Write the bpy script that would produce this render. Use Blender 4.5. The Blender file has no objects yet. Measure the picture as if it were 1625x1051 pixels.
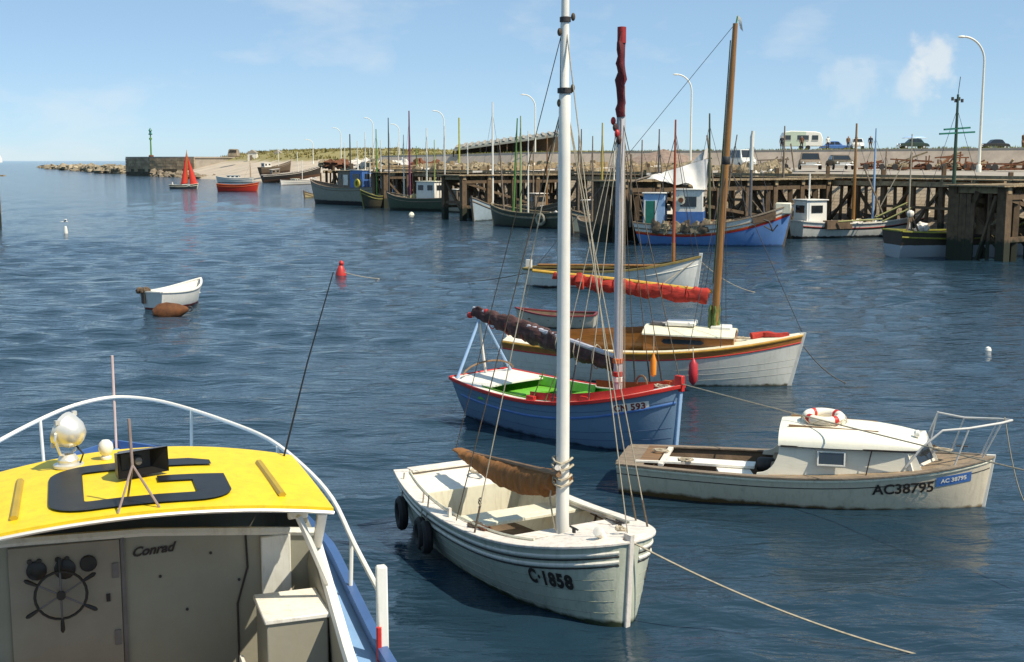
import bpy, bmesh, math, random
import numpy as np
from mathutils import Vector, Matrix, noise as mnoise
random.seed(11)
SC = bpy.context.scene
COL = SC.collection
R = math.radians
# ------------------------------------------------------------------ camera, sky, sun, exposure
H, F, PITCH = 5.5, 1961.0, R(7.85)          # eye height (m), focal length in photo pixels, tilt down
cam_d = bpy.data.cameras.new('camera'); cam = bpy.data.objects.new('camera', cam_d); COL.objects.link(cam)
cam.location = (0, 0, H); cam.rotation_euler = (math.pi/2-PITCH, 0, 0)
cam_d.sensor_width = 36; cam_d.lens = 36*F/1625; cam_d.clip_end = 60000; cam_d.clip_start = .1
SC.camera = cam
SUN_EL, SUN_AZ = R(53), R(121)               # azimuth clockwise from +Y: sun to the right, a little behind the camera
sd = Vector((math.sin(SUN_AZ)*math.cos(SUN_EL), math.cos(SUN_AZ)*math.cos(SUN_EL), math.sin(SUN_EL)))
sl = bpy.data.lights.new('sun', 'SUN'); sl.energy = 4.3; sl.angle = R(.5); sl.color = (1, .91, .75)
so = bpy.data.objects.new('sun', sl); COL.objects.link(so); so.rotation_euler = (-sd).to_track_quat('-Z', 'Y').to_euler()
so.location = (60, -30, 80)
wd = bpy.data.worlds.new('World'); SC.world = wd; wd.use_nodes = True
nt = wd.node_tree; nt.nodes.clear()
def wn(t): return nt.nodes.new(t)
out = wn('ShaderNodeOutputWorld'); bg = wn('ShaderNodeBackground'); sky = wn('ShaderNodeTexSky')
sky.sky_type = 'NISHITA'; sky.sun_disc = False; sky.sun_elevation = SUN_EL; sky.sun_rotation = SUN_AZ
sky.air_density = .55; sky.dust_density = .2; sky.ozone_density = 2.0; sky.altitude = 0
bg.inputs[1].default_value = .12
# thin fair-weather cloud, the same everywhere in the sky: noise on the view direction flattened to a layer
tc = wn('ShaderNodeTexCoord'); mp = wn('ShaderNodeMapping'); mp.inputs['Scale'].default_value = (1, 1, 2.4)
mp.inputs['Location'].default_value = (.35, .2, .1)
n1 = wn('ShaderNodeTexNoise'); n1.inputs['Scale'].default_value = 5.5; n1.inputs['Detail'].default_value = 7; n1.inputs['Roughness'].default_value = .55
rp = wn('ShaderNodeValToRGB'); rp.color_ramp.elements[0].position = .54; rp.color_ramp.elements[1].position = .74
rp.color_ramp.elements[1].color = (.6, .6, .6, 1)
mx = wn('ShaderNodeMixRGB'); mx.inputs[2].default_value = (5.2, 5.5, 5.7, 1)
nt.links.new(tc.outputs['Generated'], mp.inputs[0]); nt.links.new(mp.outputs[0], n1.inputs[0])
nt.links.new(n1.outputs[0], rp.inputs[0]); nt.links.new(rp.outputs[0], mx.inputs[0])
tint = wn('ShaderNodeMixRGB'); tint.inputs[0].default_value = .55; tint.inputs[2].default_value = (2.15, 3.45, 4.5, 1)   # light even haze over the whole sky
nt.links.new(sky.outputs[0], tint.inputs[1]); nt.links.new(tint.outputs[0], mx.inputs[1]); # one small puffy cloud low over the quay
prev = mx.outputs[0]
n2 = wn('ShaderNodeTexNoise'); n2.inputs['Scale'].default_value = 75; n2.inputs['Detail'].default_value = 6; nt.links.new(tc.outputs['Generated'], n2.inputs[0])
for cpx, cpy, rad, amt in ((1482, 98, .0235, .55), (1446, 132, .022, .35), (1350, 135, .026, .22)):
    cx, cy = (cpx-812.5)/F, (525.5-cpy)/F
    cdir = Vector((cx, math.cos(PITCH)+cy*math.sin(PITCH), -math.sin(PITCH)+cy*math.cos(PITCH))).normalized()
    ds = wn('ShaderNodeVectorMath'); ds.operation = 'DISTANCE'; ds.inputs[1].default_value = cdir; nt.links.new(tc.outputs['Generated'], ds.inputs[0])
    ad = wn('ShaderNodeMath'); ad.operation = 'MULTIPLY_ADD'; ad.inputs[1].default_value = -.035; nt.links.new(n2.outputs[0], ad.inputs[0]); nt.links.new(ds.outputs['Value'], ad.inputs[2])
    mr_ = wn('ShaderNodeMapRange'); mr_.interpolation_type = 'SMOOTHSTEP'; mr_.inputs['From Min'].default_value = rad-.0175; mr_.inputs['From Max'].default_value = rad-.033; mr_.inputs['To Max'].default_value = amt; nt.links.new(ad.outputs[0], mr_.inputs['Value'])
    mc = wn('ShaderNodeMixRGB'); mc.inputs[2].default_value = (6.0, 5.9, 5.6, 1); nt.links.new(mr_.outputs[0], mc.inputs[0]); nt.links.new(prev, mc.inputs[1]); prev = mc.outputs[0]
nt.links.new(prev, bg.inputs[0]); nt.links.new(bg.outputs[0], out.inputs[0])
vs = SC.view_settings; vs.view_transform = 'Standard'; vs.look = 'None'; vs.exposure = 0.42; vs.gamma = 1; vs.use_curve_mapping = False
SC.render.engine = 'CYCLES'; SC.cycles.max_bounces = 6; SC.cycles.caustics_reflective = False; SC.cycles.caustics_refractive = False
SC.cycles.use_denoising = True

# ------------------------------------------------------------------ measuring helpers: photo pixel -> place
cp, sp = math.cos(PITCH), math.sin(PITCH)
def ray(px, py):
    x, y = (px-812.5)/F, (525.5-py)/F
    return Vector((x, cp+y*sp, -sp+y*cp))
def P(px, py, z=0.0):
    d = ray(px, py); t = (z-H)/d.z
    return Vector((0, 0, H))+d*t
def PY(px, py, Y):
    d = ray(px, py); return Vector((0, 0, H))+d*(Y/d.y)
def zat(Y, py): return PY(812, py, Y).z
def proj(p):
    dy, dz = p[1], p[2]-H
    dep = dy*cp-dz*sp; up = dy*sp+dz*cp
    return 812.5+F*p[0]/dep, 525.5-F*up/dep

# ------------------------------------------------------------------ materials
MATS = {}
def mat(name, col, rough=.6, var=.12, scale=3.0, bump=0.0, metal=0.0, dirt=0.0, dirtcol=(.12, .09, .05), bscale=None, stretch=(1, 1, 1), spec=.5, coat=0.0):
    if name in MATS: return MATS[name]
    m = bpy.data.materials.new(name); m.use_nodes = True; t = m.node_tree; t.nodes.clear()
    N = lambda k: t.nodes.new(k); K = t.links.new
    o = N('ShaderNodeOutputMaterial'); b = N('ShaderNodeBsdfPrincipled'); K(b.outputs[0], o.inputs[0])
    c = N('ShaderNodeTexCoord'); mpg = N('ShaderNodeMapping'); mpg.inputs['Scale'].default_value = stretch; K(c.outputs['Object'], mpg.inputs[0])
    n = N('ShaderNodeTexNoise'); n.inputs['Scale'].default_value = scale; n.inputs['Detail'].default_value = 8; n.inputs['Roughness'].default_value = .62
    K(mpg.outputs[0], n.inputs[0])
    r = N('ShaderNodeValToRGB'); e = r.color_ramp.elements
    e[0].position, e[1].position = .3, .7
    e[0].color = tuple(max(0, x*(1-var)) for x in col)+(1,); e[1].color = tuple(min(1, x*(1+var)) for x in col)+(1,)
    K(n.outputs[0], r.inputs[0]); src = r.outputs[0]
    if dirt > 0:
        m2 = N('ShaderNodeMapping'); m2.inputs['Scale'].default_value = (2.6, 2.6, .4); K(c.outputs['Object'], m2.inputs[0])
        n2 = N('ShaderNodeTexNoise'); n2.inputs['Scale'].default_value = 4.5; n2.inputs['Detail'].default_value = 10; n2.inputs['Roughness'].default_value = .72
        K(m2.outputs[0], n2.inputs[0])
        r2 = N('ShaderNodeValToRGB'); r2.color_ramp.elements[0].position = .5; r2.color_ramp.elements[1].position = .72
        r2.color_ramp.elements[1].color = (dirt, dirt, dirt, 1); K(n2.outputs[0], r2.inputs[0])
        x = N('ShaderNodeMixRGB'); x.inputs[2].default_value = tuple(dirtcol)+(1,)
        K(r2.outputs[0], x.inputs[0]); K(src, x.inputs[1]); src = x.outputs[0]
    K(src, b.inputs['Base Color'])
    b.inputs['Roughness'].default_value = rough; b.inputs['Metallic'].default_value = metal
    b.inputs['Specular IOR Level'].default_value = spec; b.inputs['Coat Weight'].default_value = coat
    if bump:
        nb = N('ShaderNodeTexNoise'); nb.inputs['Scale'].default_value = bscale or scale*6; nb.inputs['Detail'].default_value = 5
        K(mpg.outputs[0], nb.inputs[0])
        bp = N('ShaderNodeBump'); bp.inputs['Strength'].default_value = bump; bp.inputs['Distance'].default_value = .02
        K(nb.outputs[0], bp.inputs['Height']); K(bp.outputs[0], b.inputs['Normal'])
    MATS[name] = m; return m
def banded(name, col, low, zb, rough=.45, dirt=.35, dirtcol=(.14, .12, .07), soft=.03, var=.08):
    """paint whose colour changes at a painted waterline at height zb (object space)"""
    if name in MATS: return MATS[name]
    m = mat(name, col, rough, var, 2.5, .12, 0, dirt, dirtcol, 30)
    t = m.node_tree; b = next(n for n in t.nodes if n.type == 'BSDF_PRINCIPLED')
    src = b.inputs['Base Color'].links[0].from_socket
    c = t.nodes.new('ShaderNodeTexCoord'); s = t.nodes.new('ShaderNodeSeparateXYZ'); t.links.new(c.outputs['Object'], s.inputs[0])
    n = t.nodes.new('ShaderNodeTexNoise'); n.inputs['Scale'].default_value = 5; n.inputs['Detail'].default_value = 6; t.links.new(c.outputs['Object'], n.inputs[0])
    a = t.nodes.new('ShaderNodeMath'); a.operation = 'MULTIPLY_ADD'; a.inputs[1].default_value = soft*3; t.links.new(n.outputs[0], a.inputs[0]); t.links.new(s.outputs[2], a.inputs[2])
    r = t.nodes.new('ShaderNodeMapRange'); r.inputs['From Min'].default_value = zb+soft*1.5-soft*.5; r.inputs['From Max'].default_value = zb+soft*1.5+soft*.5
    t.links.new(a.outputs[0], r.inputs['Value'])
    x = t.nodes.new('ShaderNodeMixRGB'); x.inputs[1].default_value = tuple(low)+(1,); t.links.new(src, x.inputs[2]); t.links.new(r.outputs[0], x.inputs[0])
    t.links.new(x.outputs[0], b.inputs['Base Color'])
    return m
M = {}
def defm(k, *a, **kw): M[k] = mat(k, *a, **kw)
defm('white', (.80, .76, .67), .42, .06, 3, .10, dirt=.38, dirtcol=(.30, .22, .14))
defm('white_clean', (.82, .79, .71), .35, .04, 3, .05, dirt=.15, dirtcol=(.35, .28, .2))
defm('cream', (.76, .72, .55), .5, .07, 3, .1, dirt=.4, dirtcol=(.25, .19, .10))
defm('deckwhite', (.74, .68, .60), .6, .1, 4, .2, dirt=.55, dirtcol=(.32, .2, .13))
defm('wood', (.20, .115, .055), .6, .35, 5, .25, stretch=(.4, 4, 4))
defm('woodgrey', (.22, .17, .12), .8, .4, 4, .4, stretch=(.5, 4, 4), dirt=.5, dirtcol=(.06, .045, .03))
defm('varnish', (.36, .14, .03), .28, .3, 5, .1, stretch=(.35, 5, 5), coat=.4)
defm('mastwood', (.30, .14, .035), .35, .3, 6, .1, stretch=(5, 5, .3), coat=.2)
defm('bilge', (.13, .085, .05), .8, .4, 4, .3)
defm('browncloth', (.25, .105, .028), .9, .35, 5, .9, bscale=9, stretch=(2.5, 1, .6), dirt=.3, dirtcol=(.10, .05, .02))
defm('darkcloth', (.075, .033, .03), .9, .5, 6, .9, bscale=9, stretch=(.5, 2, 2), dirt=.4, dirtcol=(.25, .2, .19))
defm('redcloth', (.40, .03, .02), .9, .4, 5, .9, bscale=8, stretch=(.5, 2, 2), dirt=.35, dirtcol=(.48, .11, .02))
defm('whitecloth', (.80, .76, .70), .9, .08, 2, .4, bscale=5)
defm('rope', (.42, .36, .26), .9, .25, 20, .3)
defm('ropedark', (.12, .09, .06), .9, .3, 20, .3)
defm('ropegreen', (.10, .15, .035), .9, .4, 14, .4, dirt=.5, dirtcol=(.3, .3, .12))
defm('wire', (.06, .06, .065), .5, .2, 10)
defm('rubber', (.012, .012, .012), .75, .3, 8, .3)
defm('iron', (.035, .032, .03), .6, .3, 8, .2)
defm('rust', (.16, .06, .025), .85, .45, 6, .4, dirt=.5, dirtcol=(.05, .03, .02))
defm('red', (.52, .025, .018), .45, .15, 5, .1, dirt=.25, dirtcol=(.25, .05, .03))
defm('orange', (.65, .13, .02), .5, .2, 5)
defm('bluepaint', (.06, .16, .42), .45, .15, 4, .1, dirt=.3, dirtcol=(.2, .25, .35))
defm('paleblue', (.30, .45, .66), .45, .1, 4, .1, dirt=.2, dirtcol=(.2, .2, .2))
defm('green', (.13, .42, .035), .5, .2, 4, .1, dirt=.4, dirtcol=(.40, .60, .18))
defm('yellow', (.82, .57, .012), .5, .08, 4, .12, dirt=.45, dirtcol=(.55, .33, .03))
defm('black', (.014, .013, .012), .45, .3, 6, .05)
defm('ink', (.03, .022, .018), .55, .4, 9)
defm('chrome', (.78, .75, .68), .34, .08, 5, 0, metal=.55)
defm('steelgrey', (.16, .15, .15), .45, .2, 6, .1, metal=.4)
defm('glass', (.02, .025, .03), .06, .1, 2, spec=.8)
defm('bulkgrey', (.30, .28, .215), .5, .06, 3, .08, dirt=.3, dirtcol=(.3, .25, .16))
defm('pile', (.115, .075, .042), .9, .45, 3, .6, stretch=(3, 3, .5), dirt=.65, dirtcol=(.03, .022, .013))
M['pile'] = banded('pile_tide', (.125, .082, .046), (.022, .026, .014), 1.15, .9, .55, (.035, .026, .015), .25, .35)
defm('beam', (.33, .245, .14), .9, .4, 3, .5, dirt=.6, dirtcol=(.05, .035, .02))
defm('stonewall', (.44, .355, .275), .95, .2, .6, .5, dirt=.3, dirtcol=(.30, .22, .17))
defm('concrete', (.33, .29, .24), .95, .18, .5, .4, dirt=.4, dirtcol=(.2, .17, .13))
defm('rock', (.25, .20, .14), .95, .4, .5, .7, dirt=.5, dirtcol=(.07, .055, .04))
defm('net', (.30, .24, .15), .95, .5, 12, .8, dirt=.6, dirtcol=(.07, .05, .03))
defm('skin', (.55, .30, .2), .6, .1)
defm('hair', (.04, .025, .015), .8, .2)
defm('cloth_dark', (.03, .032, .045), .9, .2)
defm('cloth_brown', (.17, .09, .04), .9, .2)
defm('cloth_white', (.7, .68, .62), .9, .1)
defm('lampgreen', (.10, .25, .05), .5, .2)
defm('greenpaint', (.02, .16, .11), .4, .2)
defm('purple', (.17, .04, .09), .6, .3)

# ------------------------------------------------------------------ mesh builder
class MB:
    def __init__(s): s.v = []; s.f = []
    def add(s, vs_, fs):
        o = len(s.v); s.v += [tuple(v) for v in vs_]; s.f += [tuple(i+o for i in f) for f in fs]; return s
    def box(s, c, d, rz=0, ry=0, rx=0, taper=1.0):
        m = Matrix.Rotation(rz, 3, 'Z') @ Matrix.Rotation(ry, 3, 'Y') @ Matrix.Rotation(rx, 3, 'X'); c = Vector(c); vv = []
        for z in (-.5, .5):
            k = taper if z > 0 else 1
            for x, y in ((-.5, -.5), (.5, -.5), (.5, .5), (-.5, .5)): vv.append(c+m @ Vector((x*d[0]*k, y*d[1]*k, z*d[2])))
        return s.add(vv, [(3, 2, 1, 0), (4, 5, 6, 7), (0, 1, 5, 4), (1, 2, 6, 5), (2, 3, 7, 6), (3, 0, 4, 7)])
    def bar(s, p, q, w, h=None, up=(0, 0, 1)):
        p, q = Vector(p), Vector(q); h = h or w; d = (q-p).normalized(); u = Vector(up)
        if abs(d.dot(u)) > .97: u = Vector((1, 0, 0))
        a = d.cross(u).normalized(); b = a.cross(d).normalized(); vv = []
        for e in (p, q):
            for x, y in ((-1, -1), (1, -1), (1, 1), (-1, 1)): vv.append(e+a*x*w/2+b*y*h/2)
        return s.add(vv, [(0, 1, 2, 3), (7, 6, 5, 4), (0, 4, 5, 1), (1, 5, 6, 2), (2, 6, 7, 3), (3, 7, 4, 0)])
    def tube(s, pts, r, n=6, flat=1.0, closed=False):
        pts = [Vector(p) for p in pts]; N_ = len(pts); rr = r if isinstance(r, (list, tuple)) else [r]*N_
        vv = []; fs = []; a0 = None
        for i, p in enumerate(pts):
            if closed: d = pts[(i+1) % N_]-pts[i-1]
            else: d = pts[min(i+1, N_-1)]-pts[max(i-1, 0)]
            d.normalize()
            if a0 is None:
                u = Vector((0, 0, 1)) if abs(d.z) < .9 else Vector((1, 0, 0)); a = d.cross(u).normalized()
            else: a = (a0-d*a0.dot(d)).normalized()
            a0 = a; b = a.cross(d)
            for j in range(n):
                th = 2*math.pi*j/n; vv.append(p+(a*math.cos(th)*flat+b*math.sin(th))*rr[i])
        m_ = N_ if closed else N_-1
        for i in range(m_):
            i2 = (i+1) % N_
            for j in range(n): fs.append((i*n+j, i*n+(j+1) % n, i2*n+(j+1) % n, i2*n+j))
        if not closed: fs += [tuple(range(n-1, -1, -1)), tuple((N_-1)*n+j for j in range(n))]
        return s.add(vv, fs)
    def lathe(s, prof, o=(0, 0, 0), ax=(0, 0, 1), n=14):
        o = Vector(o); ax = Vector(ax).normalized(); u = Vector((1, 0, 0)) if abs(ax.x) < .9 else Vector((0, 1, 0))
        a = ax.cross(u).normalized(); b = ax.cross(a); vv = []; fs = []
        for r, h in prof:
            for j in range(n):
                th = 2*math.pi*j/n; vv.append(o+ax*h+(a*math.cos(th)+b*math.sin(th))*max(r, 1e-4))
        for i in range(len(prof)-1):
            for j in range(n): fs.append((i*n+j, i*n+(j+1) % n, (i+1)*n+(j+1) % n, (i+1)*n+j))
        fs += [tuple(range(n-1, -1, -1)), tuple((len(prof)-1)*n+j for j in range(n))]
        return s.add(vv, fs)
    def grid(s, rows, closed=False):
        n = len(rows[0]); vv = [p for r_ in rows for p in r_]; fs = []
        for i in range(len(rows)-1):
            for j in range(n if closed else n-1):
                k = (j+1) % n; fs.append((i*n+j, i*n+k, (i+1)*n+k, (i+1)*n+j))
        return s.add(vv, fs)
    def prism(s, poly, fn, d0, d1):
        n = len(poly); vv = [fn(a, b, d0) for a, b in poly]+[fn(a, b, d1) for a, b in poly]
        return s.add(vv, [tuple(range(n-1, -1, -1)), tuple(range(n, 2*n))]+[(i, (i+1) % n, n+(i+1) % n, n+i) for i in range(n)])
    def ell(s, c, r, n=10, m=7, jit=0, seed=0):
        c = Vector(c); rows = []
        for i in range(m+1):
            ph = math.pi*(i/m-.5); row = []
            for j in range(n):
                th = 2*math.pi*j/n; d = Vector((math.cos(ph)*math.cos(th), math.cos(ph)*math.sin(th), math.sin(ph)))
                k = 1+jit*(mnoise.noise(d*1.7+Vector((seed*3.1, seed, 0)))+.5*mnoise.noise(d*4.7+Vector((seed, seed*1.7, 3)))); row.append(c+Vector((d.x*r[0], d.y*r[1], d.z*r[2]))*k)
            rows.append(row)
        return s.grid(rows, True)
    def rope(s, p, q, sag=.1, r=.008, n=12, sides=5):
        p, q = Vector(p), Vector(q)
        return s.tube([p.lerp(q, i/n)-Vector((0, 0, sag*4*(i/n)*(1-i/n))) for i in range(n+1)], r, sides)
    def build(s, name, m, par=None, bev=0.0, ang=38, flat=False):
        me = bpy.data.meshes.new(name); me.from_pydata(s.v, [], s.f); me.update()
        bm = bmesh.new(); bm.from_mesh(me); bmesh.ops.recalc_face_normals(bm, faces=bm.faces)
        if bev: bmesh.ops.bevel(bm, geom=[e for e in bm.edges if len(e.link_faces) == 2 and e.calc_face_angle(0) > .6], offset=bev, segments=1, affect='EDGES', clamp_overlap=True)
        bm.to_mesh(me); bm.free()
        if isinstance(m, str): m = M[m]
        me.materials.append(m)
        if not flat:
            me.polygons.foreach_set('use_smooth', [True]*len(me.polygons)); me.set_sharp_from_angle(angle=R(ang))
        o = bpy.data.objects.new(name, me); COL.objects.link(o)
        if par: o.parent = par
        return o
ROOT = {}
def thing(name, label, cat, loc=(0, 0, 0), rz=0, group=None):
    o = bpy.data.objects.new(name, None); COL.objects.link(o); o.empty_display_size = .3
    o.location = loc; o.rotation_euler = (0, 0, rz); tag(o, label, cat, group)
    ROOT[o.name] = Matrix.Translation(Vector(loc)) @ Matrix.Rotation(rz, 4, 'Z')
    return o
def tag(o, label=None, cat=None, group=None, kind=None):
    if label: o['label'] = label
    if cat: o['category'] = cat
    if group: o['group'] = group
    if kind: o['kind'] = kind
    return o
def loc(root, p): return ROOT[root.name].inverted() @ Vector(p)
def wld(root, p): return ROOT[root.name] @ Vector(p)
def copy_tree(o, parent=None):
    c = o.copy(); COL.objects.link(c); c.parent = parent
    for ch in [k for k in bpy.data.objects if k.parent == o]: copy_tree(ch, c)
    return c
def text_mesh(body, size, offset=0.0, shear=0.0, xs=1.0, spacing=1.0):
    cu = bpy.data.curves.new('lettering', 'FONT'); cu.body = body; cu.size = size; cu.align_x = 'CENTER'; cu.align_y = 'CENTER'
    cu.offset = offset; cu.shear = shear; cu.resolution_u = 3; cu.space_character = spacing
    ob = bpy.data.objects.new('lettering', cu); COL.objects.link(ob); bpy.context.view_layer.update()
    me = bpy.data.meshes.new_from_object(ob.evaluated_get(bpy.context.evaluated_depsgraph_get()))
    vv = [(v.co.x*xs, v.co.y) for v in me.vertices]; ff = [tuple(p.vertices) for p in me.polygons]
    bpy.data.objects.remove(ob); bpy.data.meshes.remove(me); bpy.data.curves.remove(cu)
    return vv, ff
def lettering(name, body, size, fn, m, par, **kw):
    vv, ff = text_mesh(body, size, **kw)
    b = MB(); b.add([fn(u, v) for u, v in vv], ff); return b.build(name, m, par, flat=True)

# ------------------------------------------------------------------ hulls
class Hull:
    """x forward, y to port, z up, origin amidships on the water; t runs 0 (stern) .. 1 (bow)"""
    def __init__(s, L, B, fs, fm, fb, d=.4, tw=.7, tm=.45, p=2.2, r=.8, km=.35, kb=.75, ks=.4, rb=.15, rs=.1, zm=.42):
        s.__dict__.update(locals())
    def zs(s, t):
        if t > s.zm: return s.fm+(s.fb-s.fm)*((t-s.zm)/(1-s.zm))**2
        return s.fm+(s.fs-s.fm)*((s.zm-t)/s.zm)**2
    def b(s, t):
        h = s.B/2
        if t <= s.tm: q = 1-t/s.tm; return h*(s.tw+(1-s.tw)*(1-q**2.2))
        q = (t-s.tm)/(1-s.tm); return max(.02, h*max(0, 1-q**s.p)**s.r)
    def k(s, t):
        if t < .5: return s.ks+(s.km-s.ks)*(t/.5)
        return s.km+(s.kb-s.km)*((t-.5)/.5)**1.6
    def X(s, t, z): return -s.L/2+s.L*t+s.rb*(z-s.fb)*t**5-s.rs*(z-s.fs)*(1-t)**5
    def Y(s, t, z):
        w = min(1, max(0, (z+s.d)/(s.zs(t)+s.d))); return s.b(t)*w**s.k(t)
    def pt(s, t, z, sd_=1, off=0): return Vector((s.X(t, z), sd_*max(0, s.Y(t, z)+off), z))
    def tx(s, x, z):
        a, b = 0., 1.
        for _ in range(30):
            c = (a+b)/2
            if s.X(c, z) < x: a = c
            else: b = c
        return (a+b)/2
    def side(s, x, z): return s.Y(s.tx(x, z), z)
    def ts(s, n, a=0., b=1.):
        return [a+(b-a)*(1-(1-i/n)**1.35) for i in range(n+1)]
    def outer(s, nt_=40, nv=16):
        m = MB(); rows = []
        for t in s.ts(nt_):
            zt = s.zs(t); zz = [-s.d+(zt+s.d)*(j/nv)**1.5 for j in range(nv+1)]
            rows.append([s.pt(t, z, 1) for z in reversed(zz)]+[s.pt(t, z, -1) for z in zz[1:]])
        m.grid(rows); m.add(rows[0], [tuple(range(len(rows[0])))]); return m
    def inner(s, zf, th=.05, nt_=20, nv=5, t0=.012, t1=.97, drop=.012):
        m = MB(); rows = []
        for t in s.ts(nt_, t0, t1):
            zt = s.zs(t)-drop; row = []
            zz = [zf+(zt-zf)*j/nv for j in range(nv+1)]
            L_ = [s.pt(t, z, 1, -th) for z in reversed(zz)]; R_ = [s.pt(t, z, -1, -th) for z in zz]
            rows.append(L_+R_)
        m.grid(rows); m.add(rows[0], [tuple(range(len(rows[0])))]); return m
    def sheer(s, sd_, n=26, t0=0., t1=1., dz=0, off=0): return [s.pt(t, s.zs(t), sd_, off)+Vector((0, 0, dz)) for t in s.ts(n, t0, t1)]
    def rail(s, wo, wi, h, dz=0, t0=0., t1=1., n=26, stern=True):
        """gunwale cap: rectangular section following the sheer, both sides and across the transom"""
        m = MB(); ps = s.sheer(1, n, t0, t1); P_ = list(reversed(ps))+[Vector((p.x, -p.y, p.z)) for p in ps]
        if not stern or t0 > 0:
            for sd_ in (1, -1): s._sweep(m, s.sheer(sd_, n, t0, t1), wo, wi, h, dz, sd_)
        else:
            s._sweep(m, s.sheer(1, n, t0, t1), wo, wi, h, dz, 1); s._sweep(m, s.sheer(-1, n, t0, t1), wo, wi, h, dz, -1)
            p = ps[0]; m.box((p.x+.5*(wi-wo), 0, p.z+dz+.002), (wo+wi, 2*(p.y-wi), h))
        return m
    def _sweep(s, m, pts, wo, wi, h, dz, sd_):
        rows = []
        for i, p in enumerate(pts):
            d = pts[min(i+1, len(pts)-1)]-pts[max(i-1, 0)]; d.z = 0; d.normalize(); nrm = Vector((d.y, -d.x, 0))*(-sd_)
            wi_ = min(wi, max(.0, abs(p.y)-.004)) if abs(nrm.y) > .2 else wi
            a, b = p+nrm*wo, p-nrm*wi_
            if b.y*sd_ < 0: b.y = 0
            rows.append([a+Vector((0, 0, dz-h/2)), a+Vector((0, 0, dz+h/2)), b+Vector((0, 0, dz+h/2)), b+Vector((0, 0, dz-h/2))])
        m.grid(rows, True); m.add(rows[0], [(0, 1, 2, 3)]); m.add(rows[-1], [(3, 2, 1, 0)])
    def strake(s, below, r, t0=0., t1=.995, n=24, sides=6, flat=.6):
        m = MB()
        for sd_ in (1, -1): m.tube([s.pt(t, s.zs(t)-below, sd_, r*.3) for t in s.ts(n, t0, t1)], r, sides, flat)
        return m
    def band(s, below, h, t0=0., t1=.995, off=.006, n=26):
        m = MB()
        for sd_ in (1, -1):
            m.grid([[s.pt(t, s.zs(t)-below, sd_, off), s.pt(t, s.zs(t)-below-h/2, sd_, off), s.pt(t, s.zs(t)-below-h, sd_, off)] for t in s.ts(n, t0, t1)])
        return m
    def deck(s, t0, t1, dz=-.03, camber=.03, inset=.03, n=14, w=8, th=.03):
        m = MB(); rows = []
        for t in s.ts(n, t0, t1):
            z = s.zs(t)+dz; y = max(.004, s.Y(t, z)-inset); x = s.X(t, z)
            rows.append([(x, y*(1-2*j/w), z+camber*(1-(1-2*j/w)**2)) for j in range(w+1)])
        m.grid(rows); lo = [[(p[0], p[1], p[2]-th) for p in r_] for r_ in rows]; m.grid(lo)
        for r_, l_ in ((rows[0], lo[0]), (rows[-1], lo[-1])): m.grid([r_, l_])
        return m
    def seams(s, ws, r=.004, t0=.0, t1=.99):
        m = MB()
        for w in ws:
            for sd_ in (1, -1): m.tube([s.pt(t, -s.d+(s.zs(t)+s.d)*w, sd_, r*.2) for t in s.ts(26, t0, t1)], r, 4)
        return m
    def sole(s, z, t0=.02, t1=.93, inset=.03):
        m = MB(); m.grid([[s.pt(t, z, 1, -inset), Vector((s.X(t, z), 0, z)), s.pt(t, z, -1, -inset)] for t in s.ts(14, t0, t1)]); return m
    def cross(s, x, z, wx, h, extra=.0):
        """a thwart: plank across the boat at x, top at z"""
        y = s.side(x, z)+extra; return MB().box((x, 0, z-h/2), (wx, 2*y-.04, h))
    def stem(s, w=.07, top=.12, bot=-.2):
        m = MB(); z1 = s.fb+top; n = 8; rows = []
        for i in range(n+1):
            z = bot+(z1-bot)*i/n; x = s.X(1, z)+.03; rows.append([(x, w/2, z), (x, -w/2, z), (x-.14, -w/2, z), (x-.14, w/2, z)])
        m.grid(rows, True); m.add(rows[-1], [(0, 1, 2, 3)]); m.add(rows[0], [(3, 2, 1, 0)]); return m
    def letters(s, name, body, size, xc, zc, sd_, m, par, slope=0., off=.018, **kw):
        def fn(u, v):
            x = xc-sd_*u; z = zc+v+slope*(x-xc); return (x, sd_*(s.side(x, z)+off), z)
        return lettering(name, body, size, fn, m, par, **kw)
def pose(bow, stern):
    c = (bow+stern)/2; d = bow-stern; c.z = 0
    return c, math.atan2(d.y, d.x), math.hypot(d.x, d.y)
def lump(pts, radii, seed, n=10, amt=.25, flat=1.0, freq=5.0):
    m = MB(); m.tube(pts, radii, n, flat)
    m.v = [tuple(Vector(v)+mnoise.noise_vector(Vector(v)*freq+Vector((seed, seed, 0)))*amt*np.mean(radii)) for v in m.v]
    return m

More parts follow.
